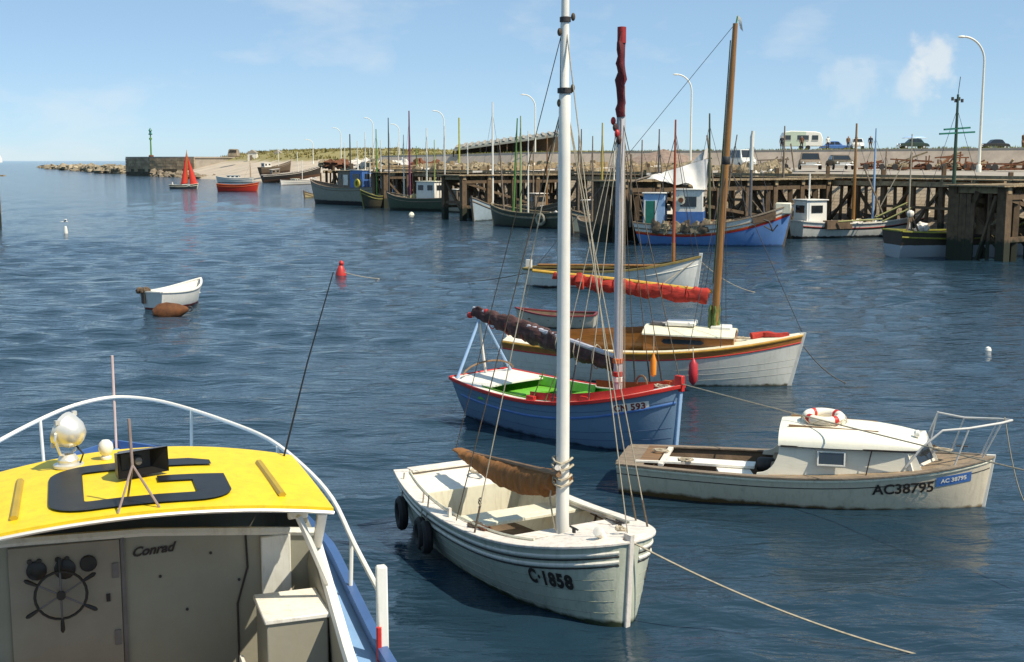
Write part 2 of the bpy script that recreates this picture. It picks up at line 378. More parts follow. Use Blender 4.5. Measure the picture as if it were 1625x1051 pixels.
# ------------------------------------------------------------------ water
def make_water():
    rng = np.random.default_rng(4)
    na, nr = 520, 620
    az = np.radians(np.linspace(-46, 46, na)); rad = np.geomspace(2.5, 900, nr)
    A, RR = np.meshgrid(az, rad); X = RR*np.sin(A); Y = RR*np.cos(A); Z = np.zeros_like(X)
    sp_ = RR*(rad[1]/rad[0]-1)
    for i in range(56):
        lam = .2*(3.6/.2)**rng.random(); k = 2*np.pi/lam; th = np.radians(250+rng.normal(0, 32)); ph = rng.random()*6.28
        amp = .0082*lam**.8*(.6+.8*rng.random())
        fade = np.clip(lam/(2.5*sp_)-.4, 0, 1)
        q = np.sin(k*(X*np.cos(th)+Y*np.sin(th))+ph+1.3*np.sin(X*.21/lam**.5+ph*3)+1.1*np.sin(Y*.17/lam**.5+ph*5))
        Z += amp*fade*q
    patch = .66+.34*np.sin(X*.16+1.3*np.sin(Y*.07))*np.sin(Y*.11+1.7*np.sin(X*.05)+1.)
    Z *= patch*np.clip(.42+.58*(RR-16)/40, .42, 1)      # the water lies calmer in the lee of the quay and near boats
    vv = np.stack([X, Y, Z], -1).reshape(-1, 3)
    i = np.arange(nr-1)[:, None]*na+np.arange(na-1)[None]; q = np.stack([i, i+1, i+na+1, i+na], -1).reshape(-1, 4)
    # flat sea to the horizon beyond the modelled waves, and the basin round and behind the camera
    ring = lambda r_, a0, a1, n: [(r_*math.sin(a0+(a1-a0)*j/n), r_*math.cos(a0+(a1-a0)*j/n), 0) for j in range(n+1)]
    ex = []; ef = []
    def band(r0, r1, a0, a1, n):
        o = len(vv)+len(ex); ex.extend(ring(r0, a0, a1, n)); ex.extend(ring(r1, a0, a1, n))
        for j in range(n): ef.append((o+j, o+j+1, o+n+2+j, o+n+1+j))
    band(900, 26000, R(-46), R(46), 40); band(2.5, 26000, R(46), R(314), 60); band(.001, 2.5, 0, 2*math.pi, 24)
    V_ = np.concatenate([vv, np.array(ex)]); Fc = np.concatenate([q, np.array(ef)])
    me = bpy.data.meshes.new('water'); me.vertices.add(len(V_)); me.vertices.foreach_set('co', V_.ravel())
    me.loops.add(len(Fc)*4); me.loops.foreach_set('vertex_index', Fc.ravel()); me.polygons.add(len(Fc))
    me.polygons.foreach_set('loop_start', np.arange(len(Fc))*4); me.update(calc_edges=True); me.validate()
    me.polygons.foreach_set('use_smooth', [True]*len(me.polygons))
    m = bpy.data.materials.new('water'); m.use_nodes = True; t = m.node_tree; b = t.nodes['Principled BSDF']; K = t.links.new
    b.inputs['Base Color'].default_value = (.013, .033, .052, 1); b.inputs['Roughness'].default_value = .085; b.inputs['IOR'].default_value = 1.333
    c = t.nodes.new('ShaderNodeTexCoord')
    def nz(sc, stretch, det, dist):
        mp_ = t.nodes.new('ShaderNodeMapping'); mp_.inputs['Scale'].default_value = stretch; mp_.inputs['Rotation'].default_value = (0, 0, R(-12)); K(c.outputs['Object'], mp_.inputs[0])
        n = t.nodes.new('ShaderNodeTexNoise'); n.inputs['Scale'].default_value = sc; n.inputs['Detail'].default_value = det; n.inputs['Distortion'].default_value = dist; K(mp_.outputs[0], n.inputs[0]); return n.outputs[0]
    a = nz(6.0, (.55, 1.3, 1), 4, .6); d = nz(1.3, (.45, 1.4, 1), 3, .4)
    ln = t.nodes.new('ShaderNodeVectorMath'); ln.operation = 'LENGTH'; K(c.outputs['Object'], ln.inputs[0])
    def calm(near, far):
        r_ = t.nodes.new('ShaderNodeMapRange'); r_.inputs['From Min'].default_value = 14; r_.inputs['From Max'].default_value = 55; r_.inputs['To Min'].default_value = near; r_.inputs['To Max'].default_value = far; K(ln.outputs['Value'], r_.inputs['Value']); return r_.outputs[0]
    b1 = t.nodes.new('ShaderNodeBump'); b1.inputs['Strength'].default_value = .8; b1.inputs['Distance'].default_value = .05; K(a, b1.inputs['Height'])
    b2 = t.nodes.new('ShaderNodeBump'); b2.inputs['Strength'].default_value = .8; b2.inputs['Distance'].default_value = .24; K(d, b2.inputs['Height']); K(b1.outputs[0], b2.inputs['Normal'])
    K(b2.outputs[0], b.inputs['Normal']); K(calm(.35, .85), b1.inputs['Strength']); K(calm(.32, .85), b2.inputs['Strength'])
    me.materials.append(m); o = bpy.data.objects.new('water', me); COL.objects.link(o); tag(o, 'dark blue rippled harbour water', None, None, 'structure')
make_water()

def shroud(root, p, q, r=.008, m='rope', name='shroud'):
    return MB().tube([p, q], r, 5).build(name, m, root)
def tyre_fender(p, ax, Ro, label, group, r=.085, squash=1.0):
    b = MB(); ax = Vector(ax).normalized(); u = ax.cross(Vector((0, 0, 1))).normalized(); w = Vector((0, 0, 1))
    b.tube([Vector((0, 0, 0))+(u*math.cos(a)*squash+w*math.sin(a))*Ro for a in [2*math.pi*i/18 for i in range(18)]], r, 8, 1.0, True)
    rt = thing('tyre_fender', label, 'tyre', p, 0, group); b.build('tyre', 'rubber', rt)
    MB().tube([w*(Ro-.02), w*(Ro+.42)-ax*.05], .012, 5).build('lanyard', 'rope', rt); return rt
def cleat(root, p, m='iron'):
    b = MB(); p = Vector(p); b.box(p+Vector((0, 0, .025)), (.04, .03, .05)); b.tube([p+Vector((-.09, 0, .06)), p+Vector((.09, 0, .06))], .013, 6); return b.build('cleat', m, root)
def coil(root, c, r0, name='rope_coil', m='rope', turns=4, rr=.014, seed=1, h=.03):
    rnd = random.Random(seed); c = Vector(c); pts = []
    for i in range(turns*9):
        a = 2*math.pi*i/9; r_ = r0*(.55+.45*rnd.random()); pts.append(c+Vector((math.cos(a)*r_*1.5, math.sin(a)*r_, h*rnd.random()+.01)))
    return MB().tube(pts, rr, 5).build(name, m, root)

# ------------------------------------------------------------------ white open sailing boat C-1858
def boat_c1858():
    c, rz, L = pose(Vector((1.40, 14.08, 0)), Vector((-1.12, 18.53, 0)))
    rt = thing('sailing_boat', 'white open wooden sailing boat marked C-1858 with brown sail on its boom', 'sailing boat', c, rz)
    h = Hull(L, 2.10, .86, .72, 1.04, d=.45, tw=.70, tm=.50, p=3.0, r=.57, km=.30, kb=.42, ks=.36, rb=.06, rs=.10)
    hullm = banded('c1858_hull', (.52, .54, .43), (.035, .045, .02), .06, .4, .65, (.26, .29, .19), .05)
    h.outer(60, 20).build('hull', hullm, rt)
    h.inner(.12, .05).build('inner_hull', 'cream', rt); h.sole(.14).build('floor_boards', 'bilge', rt)
    h.rail(.03, .20, .035, .01).build('side_deck', 'deckwhite', rt, .006); h.seams((.42, .52, .62, .71)).build('plank_seams', mat('seam_white', (.30, .31, .23), .7), rt)
    h.strake(.10, .022).build('rubbing_strake', 'white', rt); h.strake(.15, .012).build('dark_stripe', 'ink', rt)
    h.strake(.215, .024).build('rubbing_strake', 'white', rt); h.strake(.262, .011).build('dark_stripe', 'ink', rt)
    h.stem(.075, .10, -.3).build('stem', 'deckwhite', rt, .01)
    h.deck(.795, .985, .022, .05, .02).build('foredeck', 'deckwhite', rt)
    h.deck(.01, .20, -.03, .015, .06).build('stern_deck', 'white', rt)
    b = MB(); xs = h.X(.20, .7); y = h.side(xs, .6); b.box((xs, 0, .46), (.035, 2*y-.12, .60)); b.build('locker_front', 'cream', rt)
    lettering('maker_mark', '§', .17, lambda u, v: (xs+.022, .15+u, .52+v), 'ink', rt)
    h.cross(-.02, .71, .20, .045).build('thwart', 'cream', rt, .006); h.cross(.94, .76, .24, .05).build('mast_thwart', 'deckwhite', rt, .006)
    MB().box((.42, -.28, .40), (.62, .66, .08)).build('bench', 'white', rt, .008)
    MB().box((.42, -.28, .25), (.5, .5, .22)).build('engine_box', 'cream', rt, .008)
    h.cross(-.75, .55, .34, .04).build('thwart', 'cream', rt, .006)
    for sd_ in (1, -1):                                   # frames seen inside the bow
        for x in (.35, .62, .88, 1.14, 1.4):
            z0, z1 = .15, h.zs(h.tx(x, .8))-.05
            MB().tube([(x, sd_*(h.side(x, z)-.06), z) for z in np.linspace(z0, z1, 6)], .02, 4).build('rib', 'bilge', rt)
        b = MB(); pts = [h.pt(t, h.zs(t)+.05, sd_, -.20) for t in h.ts(20, .04, .8)]; b.tube(pts, .018, 5, .8); b.build('coaming', 'cream', rt)
    b = MB(); b.bar(h.pt(.8, .83, 1, -.2)+Vector((0, 0, .02)), h.pt(.8, .83, -1, -.2)+Vector((0, 0, .02)), .04, .1); b.build('breakwater', 'white', rt, .005)
    b = MB()                                              # planking inside the bow
    for i, z in enumerate((.3, .42, .54, .66)):
        for sd_ in (1, -1): b.tube([(x, sd_*(h.side(x, z)-.055), z) for x in np.linspace(.2, 1.9, 8)], .01, 4)
    b.build('stringers', 'wood', rt)
    mx_, zt = 1.03, 8.7
    pr = [(.086, .15), (.086, 1.0), (.083, 3), (.077, 5.5), (.072, 6.3), (.052, 6.34), (.05, 7.3), (.04, zt)]
    mast = MB().lathe(pr, (mx_, 0, 0), n=14).build('mast', 'white_clean', rt)
    for z, r_ in ((6.35, .092), (7.2, .068)):
        MB().lathe([(r_-.02, -.035), (r_, -.03), (r_, .03), (r_-.02, .035)], (mx_, 0, z), n=10).build('mast_band', 'iron', rt)
        for q in range(3): MB().ell((mx_+.06*math.cos(q*2.2), .09*math.sin(q*2.2+1), z+.03-.09*q), (.032, .026, .05), 8, 6).build('block', 'ropedark', rt)
    bend, b0 = Vector((-1.93, 0, 1.22)), Vector((mx_-.06, 0, 1.52))
    MB().tube([b0+Vector((.16, -.12, .04)), b0.lerp(bend, .5), bend+Vector((-.1, 0, 0))], [.04, .035, .025], 8).build('boom', 'wood', rt)
    n = 60; rows = []; rnd = random.Random(3)
    for i in range(n+1):                                  # the sail rolled round the boom, bellying towards the mast
        q = i/n; p = b0.lerp(bend, q); hh = (.10+.30*math.sin(min(1, (1-q)*1.25)*math.pi*.62)**1.3)*(1 if q < .93 else .6); wv = .09+.11*(1-q)
        if q < .07: hh *= .75
        row = []
        for j in range(14):
            a = 2*math.pi*j/14; k = 1+.14*mnoise.noise(Vector((q*9, math.cos(a)*2, math.sin(a)*2+3)))+.16*mnoise.noise(Vector((q*34, math.cos(a)*1.5, math.sin(a)*1.5)))
            sag = -.05*math.sin(q*math.pi)
            row.append((p.x, p.y+wv*k*math.sin(a), p.z+.05+sag-hh*.5+hh*.5*math.cos(a)*k))
        rows.append(row)
    b = MB(); b.grid(rows, True); b.add(rows[0], [tuple(range(14))]); b.add(rows[-1], [tuple(range(14))]); b.build('furled_sail', 'browncloth', rt)
    MB().tube([(mx_+.13, -.16, 1.66), (mx_+.02, -.06, 1.60), (mx_-.1, .1, 1.5)], .035, 8).build('gaff_jaw', 'deckwhite', rt)
    for z, a in ((1.72, .13), (1.63, .14), (1.50, .12), (1.42, .13)):
        MB().tube([(mx_+a*math.cos(t), a*math.sin(t), z+.03*math.sin(2*t)) for t in [i*.698 for i in range(9)]], .016, 5, 1, True).build('lashing', 'rope', rt)
    MB().tube([(mx_-.06, -.11, 1.5), (mx_-.1, -.13, 1.2), (mx_-.04, -.12, .95), (mx_-.01, -.1, .8)], .012, 5).build('halyard', 'rope', rt)
    MB().tube([(mx_-.10, -.02, .8), (mx_-.10, -.03, 4), (mx_-.09, 0, 7.2)], .008, 5).build('halyard', 'ropedark', rt)
    hz = Vector((mx_, 0, 6.3)); t2 = Vector((mx_, 0, 7.2))
    for x, sd_ in ((.55, -1), (1.35, 1), (1.85, 1)):
        q = Vector((x, sd_*(h.side(x, .8)-.02), h.zs(h.tx(x, .8))+.02))
        shroud(rt, q+(hz-q)*.06, hz, .008); MB().tube([q, q+(hz-q)*.065], .014, 5).build('lanyard', 'ropedark', rt)
    shroud(rt, (L/2-.06, 0, 1.1), t2, .008, name='forestay'); shroud(rt, bend+Vector((-.05, 0, .03)), t2, .006, 'ropedark', 'topping_lift')
    shroud(rt, (-.05, -.98, .78), Vector((mx_, 0, 6.3)), .008, 'ropedark')
    for sd_, xc in ((-1, 1.86), (1, 2.06)):
        h.letters('registration_lettering', 'C·1858', .245, xc, .50, sd_, 'ink', rt, slope=.03, offset=.012, xs=.72, spacing=1.12)
    coil(rt, (.25, -.86, .76), .1, seed=4, m='ropedark'); coil(rt, (.5, -.84, .77), .08, seed=5, m='rust', turns=2)
    coil(rt, (-1.95, .35, .84), .12, seed=6); cleat(rt, (1.7, -.25, .97)); cleat(rt, (1.75, .4, .97)); coil(rt, (2.2, .1, 1.08), .06, seed=7, turns=3)
    MB().lathe([(.05, 0), (.05, .14), (.065, .14), (.065, .18), (.03, .19)], (2.2, -.14, 1.02), (.2, -.5, .5)).build('fairlead', 'white', rt)
    MB().box((-.35, -.93, .80), (.05, .04, .14)).build('rowlock_block', 'deckwhite', rt)
    for x, lab in ((-2.15, 'black tyre fender at the stern quarter of the white boat C-1858'), (-1.10, 'pair of black tyre fenders hanging together on the side of boat C-1858'), (-.90, 'pair of black tyre fenders hanging together on the side of boat C-1858')):
        y = h.side(x, .45); n_ = Vector((-.25, -1, 0))
        tyre_fender(wld(rt, (x, -y-.09, .33)), Matrix.Rotation(rz, 3, 'Z') @ n_, .19 if x < -2 else .17, lab, None if x < -2 else 'tyre fenders of the white boat', .07)
    return rt, h
c1858, hc = boat_c1858()

# ------------------------------------------------------------------ blue boat CN 593
def boat_cn593():
    c, rz, L = pose(Vector((3.16, 22.75, 0)), Vector((-.72, 26.85, 0)))
    rt = thing('sailing_boat', 'blue sailing boat CN 593 with red gunwale and bright green inside', 'sailing boat', c, rz)
    h = Hull(L, 2.30, .86, .76, 1.32, d=.5, tw=.72, tm=.5, p=2.3, r=.70, km=.30, kb=.50, ks=.42, rb=.08, rs=.2, zm=.4)
    hm = banded('cn593_hull', (.15, .24, .35), (.02, .03, .06), .03, .45, .35, (.16, .22, .38), .05)
    h.outer(60, 20).build('hull', hm, rt)
    h.inner(.16, .05).build('inner_hull', 'green', rt); h.sole(.17).build('floor_boards', 'green', rt)
    h.rail(.025, .17, .03, .0).build('side_deck', 'white', rt, .005)
    h.rail(.05, -.012, .075, .0).build('gunwale', 'red', rt, .01); h.seams((.46, .57, .86), .005).build('plank_seams', mat('seam_blue', (.06, .1, .19), .7), rt)
    h.strake(.30, .026, .05).build('rubbing_strake', 'bluepaint', rt)
    h.stem(.09, .16, -.1).build('stem', 'paleblue', rt, .01)
    MB().bar((L/2+.035-.07, 0, 1.22), (L/2-.035, 0, 1.52), .105, .18).build('stem_head', 'red', rt, .01)
    h.deck(.70, .975, .0, .04, .05).build('foredeck', 'red', rt); h.deck(.012, .2, .012, .02, .04).build('stern_deck', 'white', rt)
    for sd_ in (1, -1):
        MB().grid([[h.pt(t, h.zs(t)+.02, sd_, -.17), h.pt(t, h.zs(t)+.17, sd_, -.18)] for t in h.ts(14, .46, .93)]).build('coaming', 'red', rt)
        MB().grid([[h.pt(t, h.zs(t)+.05, sd_, -.18), h.pt(t, h.zs(t)-.14, sd_, -.19)] for t in h.ts(14, .18, .46)]).build('coaming', 'green', rt)
    h.cross(-.35, .66, .28, .05).build('thwart', 'green', rt, .005); h.cross(-1.5, .62, .5, .05).build('stern_bench', 'green', rt, .005)
    MB().box((.5, 0, .45), (.05, 1.7, .6)).build('bulkhead', 'green', rt)
    mx_ = L*.5-1.58; zt = 8.0
    MB().lathe([(.09, .2), (.09, 1.5), (.088, 4), (.08, 6.4)], (mx_, 0, 0), n=12).build('mast', mat('greymast', (.52, .50, .52), .5, .15, 4, .1, stretch=(3, 3, .3)), rt)
    MB().lathe([(.075, 6.4), (.07, 7.2), (.06, zt-.3), (.085, zt-.3), (.085, zt), (.02, zt+.01)], (mx_, 0, 0), n=12).build('topmast', mat('topmast_red', (.30, .02, .02), .6, .2, 5), rt)
    b = lump([(mx_+.02, -.03, z) for z in np.linspace(6.3, 7.9, 12)], [.07, .085, .075, .09, .085, .1, .085, .09, .075, .085, .07, .05], 2.2, 10, .9); b.build('furled_topsail', mat('maroon', (.11, .012, .016), .8, .35, 6, .4), rt)
    for z, m_ in ((1.36, 'red'), (1.62, 'orange'), (1.25, 'white')): MB().lathe([(.095, -.05), (.108, -.04), (.108, .04), (.095, .05)], (mx_, 0, z), n=12).build('mast_band', m_, rt)
    for q in range(4): MB().ell((mx_-.1+.05*q, -.1, 6.25-.12*q), (.05, .05, .08), 8, 6).build('block', 'darkcloth' if q % 2 else 'red', rt)
    # boom, yard and dark sail laid down from the mast to the stern crutch
    e = Vector((-L/2-.18, .0, 2.24)); f = Vector((mx_-.05, .0, 1.66))
    MB().tube([f+Vector((0, -.05, .05)), f.lerp(e, .5)+Vector((0, -.05, .07)), e+Vector((0, 0, .05))], [.05, .055, .04], 8).build('boom', mat('greymast2', (.45, .45, .5), .5, .2, 5, .2), rt)
    n = 60; pts = [f.lerp(e, i/n)+Vector((0, 0, -.13+.11*i/n+.012*math.sin(i*.9))) for i in range(n+1)]
    lump(pts, [.16+.09*math.sin(math.pi*min(1, (1-i/n)*1.1+.0)) - .05*(i/n) for i in range(n+1)], 5, 16, .30, .62, 7).build('furled_sail', 'darkcloth', rt)
    for i in range(1, 8):
        p = f.lerp(e, i/8.2); r_ = .26-.10*i/8
        MB().tube([p+Vector((0, .62*r_*math.cos(a), -.10+r_*math.sin(a))) for a in [k*.785 for k in range(8)]], .012, 5, 1, True).build('sail_tie', 'rope' if i < 5 else 'red', rt)
    for k, dx in enumerate((-.12, .1, .42)): MB().ell(e+Vector((dx, 0, .0 if k else -.12)), (.09, .06, .07), 8, 6).build('boom_fitting', 'red', rt)
    for sd_ in (1, -1):
        p = h.pt(.03, .86, sd_, -.08); MB().tube([p, (e.x+.25, sd_*.06, 2.06)], .033, 8).build('crutch_leg', 'paleblue', rt)
    MB().tube([(e.x+.18, 0, 2.0), (-L/2+.15, .05, .9)], .03, 7).build('tiller_post', 'deckwhite', rt)
    MB().tube([(-L/2+.3, .75*math.cos(a), .9+.27*math.sin(a)) for a in np.linspace(.2, 2.94, 10)], .022, 6).build('hoop', 'wood', rt)
    for x, sd_ in ((.55, -1), (.95, -1), (1.35, -1), (.75, 1), (1.25, 1), (1.7, 1)):
        t = h.tx(x, .9); q = Vector((x, sd_*(h.side(x, .8)+.0), h.zs(t)+.03)); top = Vector((mx_, 0, 6.35))
        shroud(rt, q+(top-q)*.12, top, .009, 'ropedark' if sd_ > 0 else 'rope'); MB().tube([q, q+(top-q)*.13], .016, 5).build('lanyard', 'iron', rt)
    shroud(rt, (L/2-.05, 0, 1.5), (mx_, 0, 6.4), .009, 'ropedark', 'forestay')
    for k in range(4): shroud(rt, (mx_+.12, -.1+.06*k, .9), (mx_+.06, -.05+.03*k, 6.9), .007, 'rope', 'halyard')
    for k, x in enumerate((-.1, .55, 1.2)): MB().box((x, -(h.side(x, .75)-.08), h.zs(h.tx(x, .75))+.06), (.22, .09, .09)).build('cleat_block', 'red', rt, .01)
    for x in (-.1, .25): MB().tube([(x, -1.02, .8), (x+.05, -.9, 1.1), (x+.1, -.8, 1.35)], .012, 5).build('tackle', 'ropegreen', rt)
    # white plate with red numbers
    def pl(u, v, o): x = 2.12+u; z = .90+v+.2*u; return (x, -(h.side(x, z)+o), z)
    b = MB(); b.grid([[pl(-.31+.62*i/8, -.085, .008), pl(-.31+.62*i/8, .0, .008), pl(-.31+.62*i/8, .085, .008)] for i in range(9)]); b.build('number_plate', 'white_clean', rt)
    lettering('registration_lettering', 'CN 593', .17, lambda u, v: pl(u, v, .016), mat('numred', (.22, .03, .02), .6), rt, offset=.006, xs=.9, spacing=1.08)
    coil(rt, (L/2-.45, 0, 1.24), .14, seed=9); MB().tube([(L/2-.75+.13*math.cos(a), -.25, 1.3+.16*math.sin(a)) for a in np.linspace(0, 3.2, 8)], .02, 6).build('hoop', 'wood', rt)
    cleat(rt, (L/2-.3, 0, 1.32), 'orange')
    b = MB(); b.lathe([(.02, -.22), (.06, -.18), (.065, .1), (.03, .2), (.015, .26)], (0, 0, 0)); p = wld(rt, (1.35, .95, 1.42))
    o = thing('fender', 'small orange-yellow float hanging by the mast of the blue boat', 'fender', p); b.build('float', mat('yfloat', (.7, .25, .02), .5), o)
    MB().tube([(0, 0, .2), (0, .0, .6)], .01, 5).build('lanyard', 'rope', o)
    return rt, h
cn593, hn = boat_cn593()

# ------------------------------------------------------------------ cabin boat AC 38795
def boat_ac():
    c, rz, L = pose(Vector((7.62, 19.2, 0)), Vector((1.95, 20.75, 0)))
    L = 5.95
    rt = thing('cabin_boat', 'white cabin motor boat AC38795 with pulpit rail and open well', 'motor boat', c, rz)
    h = Hull(L, 1.95, .50, .50, .84, d=.42, tw=.72, tm=.5, p=2.4, r=.75, km=.26, kb=.55, ks=.30, rb=.14, rs=.05, zm=.35)
    hm = banded('ac_hull', (.70, .61, .46), (.16, .10, .04), .045, .4, .42, (.33, .26, .18), .05)
    h.outer(60, 20).build('hull', hm, rt); h.inner(.1, .045).build('inner_hull', 'bilge', rt); h.sole(.11).build('floor_boards', 'bilge', rt)
    h.rail(.025, .10, .03, .0).build('gunwale', 'woodgrey', rt, .004); h.strake(.05, .02).build('rubbing_strake', 'cream', rt)
    h.strake(.17, .008).build('dark_stripe', 'ink', rt); h.stem(.06, .03, -.2).build('stem', 'white', rt, .006)
    h.deck(.42, .985, .0, .03, .03).build('foredeck', mat('deckbrown', (.26, .19, .12), .8, .3, 5, .3, dirt=.4, dirtcol=(.4, .34, .24)), rt)
    h.deck(.012, .075, .005, .01, .03).build('stern_deck', 'woodgrey', rt); MB().box((-2.48, .1, .505), (.3, 1.2, .03)).build('stern_board', 'wood', rt, .004)
    MB().box((-2.3, -.5, .53), (.75, .06, .03), .1).build('plank', 'white', rt)
    MB().box((-2.25, .05, .50), (.09, 1.25, .05)).build('stern_beam', 'deckwhite', rt, .005)
    MB().box((-1.55, .12, .42), (1.6, .34, .05)).build('bench', 'white_clean', rt, .006); MB().box((-1.05, -.25, .36), (.55, .62, .05), .25).build('thwart', 'white_clean', rt, .006)
    MB().box((-1.6, .12, .27), (1.4, .28, .26)).build('engine_case', 'bilge', rt, .01)
    coil(rt, (-2.35, .2, .54), .1, seed=12); coil(rt, (-1.9, -.1, .47), .1, seed=13)
    MB().lathe([(.10, 0), (.13, .05), (.13, .25), (.09, .3)], (-.72, .1, .45), (1, 0, 0)).build('motor_flywheel', 'iron', rt)
    # cabin: curved aft edge of the sides, cambered roof, raked windscreen
    cm = mat('cabinwhite', (.78, .73, .60), .45, .05, 3, .12, dirt=.2, dirtcol=(.45, .38, .28), stretch=(.5, 3, 5))
    x0, x1, zb, ze, wb, wt = -.62, 1.70, .52, 1.00, .82, .74
    for sd_ in (1, -1):
        prof = [(x0-.06, zb-.06), (x0-.04, zb+.01)]+[(x0+.30*math.sin(a), zb+.02+(ze-zb-.02)*(1-math.cos(a))) for a in np.linspace(.2, 1.5, 7)]+[(x0+.32, ze), (x1+.02, ze), (x1+.20, zb+.1), (x1+.20, zb-.06)]
        yy = lambda z: wb+(wt-wb)*(z-zb)/(ze-zb)
        fr = lambda x: 1-.26*max(0, (x-.3)/1.5)**2
        w = [(-.02, .80), (.40, .80), (.40, 1.01), (-.02, 1.01)]
        b = MB(); b.prism(prof, lambda a, z, d: (a, sd_*(yy(z)*fr(a)+d), z), -.035, 0); b.build('cabin_side', cm, rt)
        b = MB(); b.prism([(.42+.0, .73), (.80, .73), (.80, .92), (.42, .92)], lambda a, z, d: (a-.12, sd_*(yy(z)*fr(a)+d), z), .001, .008); wdw = b.build('window', 'glass', rt)
        b = MB()
        for a0, z0, a1, z1 in ((.28, .72, .70, .72), (.28, .93, .70, .93), (.285, .71, .285, .94), (.695, .71, .695, .94)): b.bar((a0, sd_*(yy(z0)*fr(a0+.12)+.012), z0), (a1, sd_*(yy(z1)*fr(a1+.12)+.012), z1), .022, .022)
        b.build('window_frame', 'white_clean', wdw)
        MB().bar((1.02, sd_*(yy(.56)*fr(1.0)+.004), .56), (1.10, sd_*(yy(.97)*fr(1.1)+.004), .97), .014, .014).build('panel_seam', 'ink', rt)
    rows = []
    for i in range(15):                                   # roof
        q = i/14; x = (x0+.28)+(x1+.10-(x0+.28))*q; w = (wt+.045)*(1-.26*max(0, (x-.3)/1.5)**2); ez = ze-.01
        rise = .27*(1-.55*max(0, (q-.55)/.45)**2)*(.9+.1*min(1, q/.1))
        rows.append([(x+(.16*max(0, (q-.6)/.4)*math.sin(a)), w*math.cos(a)*(abs(math.cos(a))**-.25 if abs(math.cos(a)) > .01 else 0), ez+rise*math.sin(a)**.8) for a in np.linspace(0, math.pi, 17)])
    b = MB(); b.grid(rows); b.add(rows[0], [tuple(range(17))]); b.add(rows[-1], [tuple(range(17))]); b.build('cabin_roof', mat('roofwhite', (.84, .80, .66), .4, .04, 3, .08, dirt=.12, dirtcol=(.5, .42, .3)), rt)
    for sd_ in (1, -1):
        MB().bar((x0+.32, sd_*(wt+.045), ze-.012), (x1+.06, sd_*(wt*.88+.05), ze-.012), .02, .028).build('roof_trim', 'ink', rt)
        MB().bar((-.2, sd_*.42, ze+.245), (1.2, sd_*.40, ze+.21), .03, .045).build('grab_rail', 'wood', rt)
    for sd_ in (1, -1):                                   # two-pane windscreen
        a0, a1, b1, b0 = Vector((x1+.46, sd_*.03, .62)), Vector((x1+.22, sd_*.03, 1.16)), Vector((x1-.10, sd_*.55, 1.03)), Vector((x1+.04, sd_*.60, .58))
        n_ = (b0-a0).cross(a1-a0).normalized()*sd_
        for (p, q) in ((a0, a1), (a1, b1), (b1, b0), (b0, a0)): MB().bar(p, q, .06, .06).build('windscreen_frame', 'white_clean', rt)
        mid = [a0.lerp(a1, .3), a1.lerp(a0, .05), b1.lerp(b0, .05), b0.lerp(b1, .3)]
        MB().add(mid, [(0, 1, 2, 3)]).build('windscreen', 'glass', rt); low = [a0, a0.lerp(a1, .3), b0.lerp(b1, .3), b0]
        MB().add([p+Vector((.01, 0, 0)) for p in low], [(0, 1, 2, 3)]).build('cabin_front', cm, rt)
    MB().lathe([(.03, 0), (.06, .03), (.06, .08), (.02, .1)], (x1+.04, -.3, 1.2), (1, 0, .1)).build('spot_lamp', 'white_clean', rt)
    # pulpit
    pm = mat('pulpit', (.62, .60, .56), .4, .1, 6)
    zp = 1.36; loop = [(1.62, -.62, .72), (1.85, -.60, 1.05), (2.15, -.56, 1.33), (2.55, -.42, zp), (3.05, -.16, zp+.06), (3.22, 0, zp+.08), (3.05, .16, zp+.06), (2.55, .42, zp), (2.15, .56, 1.40), (1.95, .6, .8)]
    MB().tube(loop, .019, 8).build('pulpit_rail', pm, rt)
    for x, y, tx_, ty, tz in ((2.35, -.42, 2.55, -.42, zp), (2.35, .42, 2.55, .42, zp), (2.78, -.1, 3.05, -.16, zp+.06), (2.78, .12, 3.05, .16, zp+.06), (2.0, .55, 2.15, .56, 1.4)):
        MB().tube([(x, y, h.zs(h.tx(x, .9))-.02), (tx_, ty, tz)], .014, 7).build('stanchion', pm, rt)
    coil(rt, (2.2, -.1, .9), .1, seed=21); cleat(rt, (2.5, .0, .92)); coil(rt, (2.05, .25, .86), .08, seed=22, m='ropedark')
    h.letters('registration_lettering', 'AC38795', .24, 1.60, .40, -1, 'ink', rt, slope=.055, offset=.006, xs=1.0, spacing=1.0)
    def pl(u, v, o): x = 2.36+u; z = .54+v+.13*u; return (x, -(h.side(x, z)+o), z)
    b = MB(); b.grid([[pl(-.27+.54*i/6, -.08, .008), pl(-.27+.54*i/6, .0, .008), pl(-.27+.54*i/6, .08, .008)] for i in range(7)]); b.build('number_plate', 'bluepaint', rt)
    lettering('registration_lettering', 'AC 38795', .095, lambda u, v: pl(u, v, .014), 'white_clean', rt, offset=.003)
    # lifebuoy on the roof
    p = wld(rt, (.34, -.02, ze+.345)); lb = thing('lifebuoy', 'white lifebuoy with red bands on the cabin roof', 'lifebuoy', p, rz+.2)
    ring = lambda a: Vector((.27*math.cos(a), .27*math.sin(a), .02*math.sin(a)))
    MB().tube([ring(2*math.pi*i/32) for i in range(32)], .075, 12, 1, True).build('ring', mat('buoywhite', (.80, .74, .62), .6, .08, 5, .1), lb)
    for k in range(4):
        a = k*math.pi/2+.5; MB().tube([ring(a+d) for d in np.linspace(-.13, .13, 5)], .079, 12).build('red_band', 'red', lb)
    MB().tube([Vector((.37*math.cos(a), .37*math.sin(a), .04*math.sin(6*a)-.03)) for a in [2*math.pi*i/36 for i in range(36)]], .008, 5, 1, True).build('grab_line', 'rope', lb)
    return rt, h
acb, ha = boat_ac()

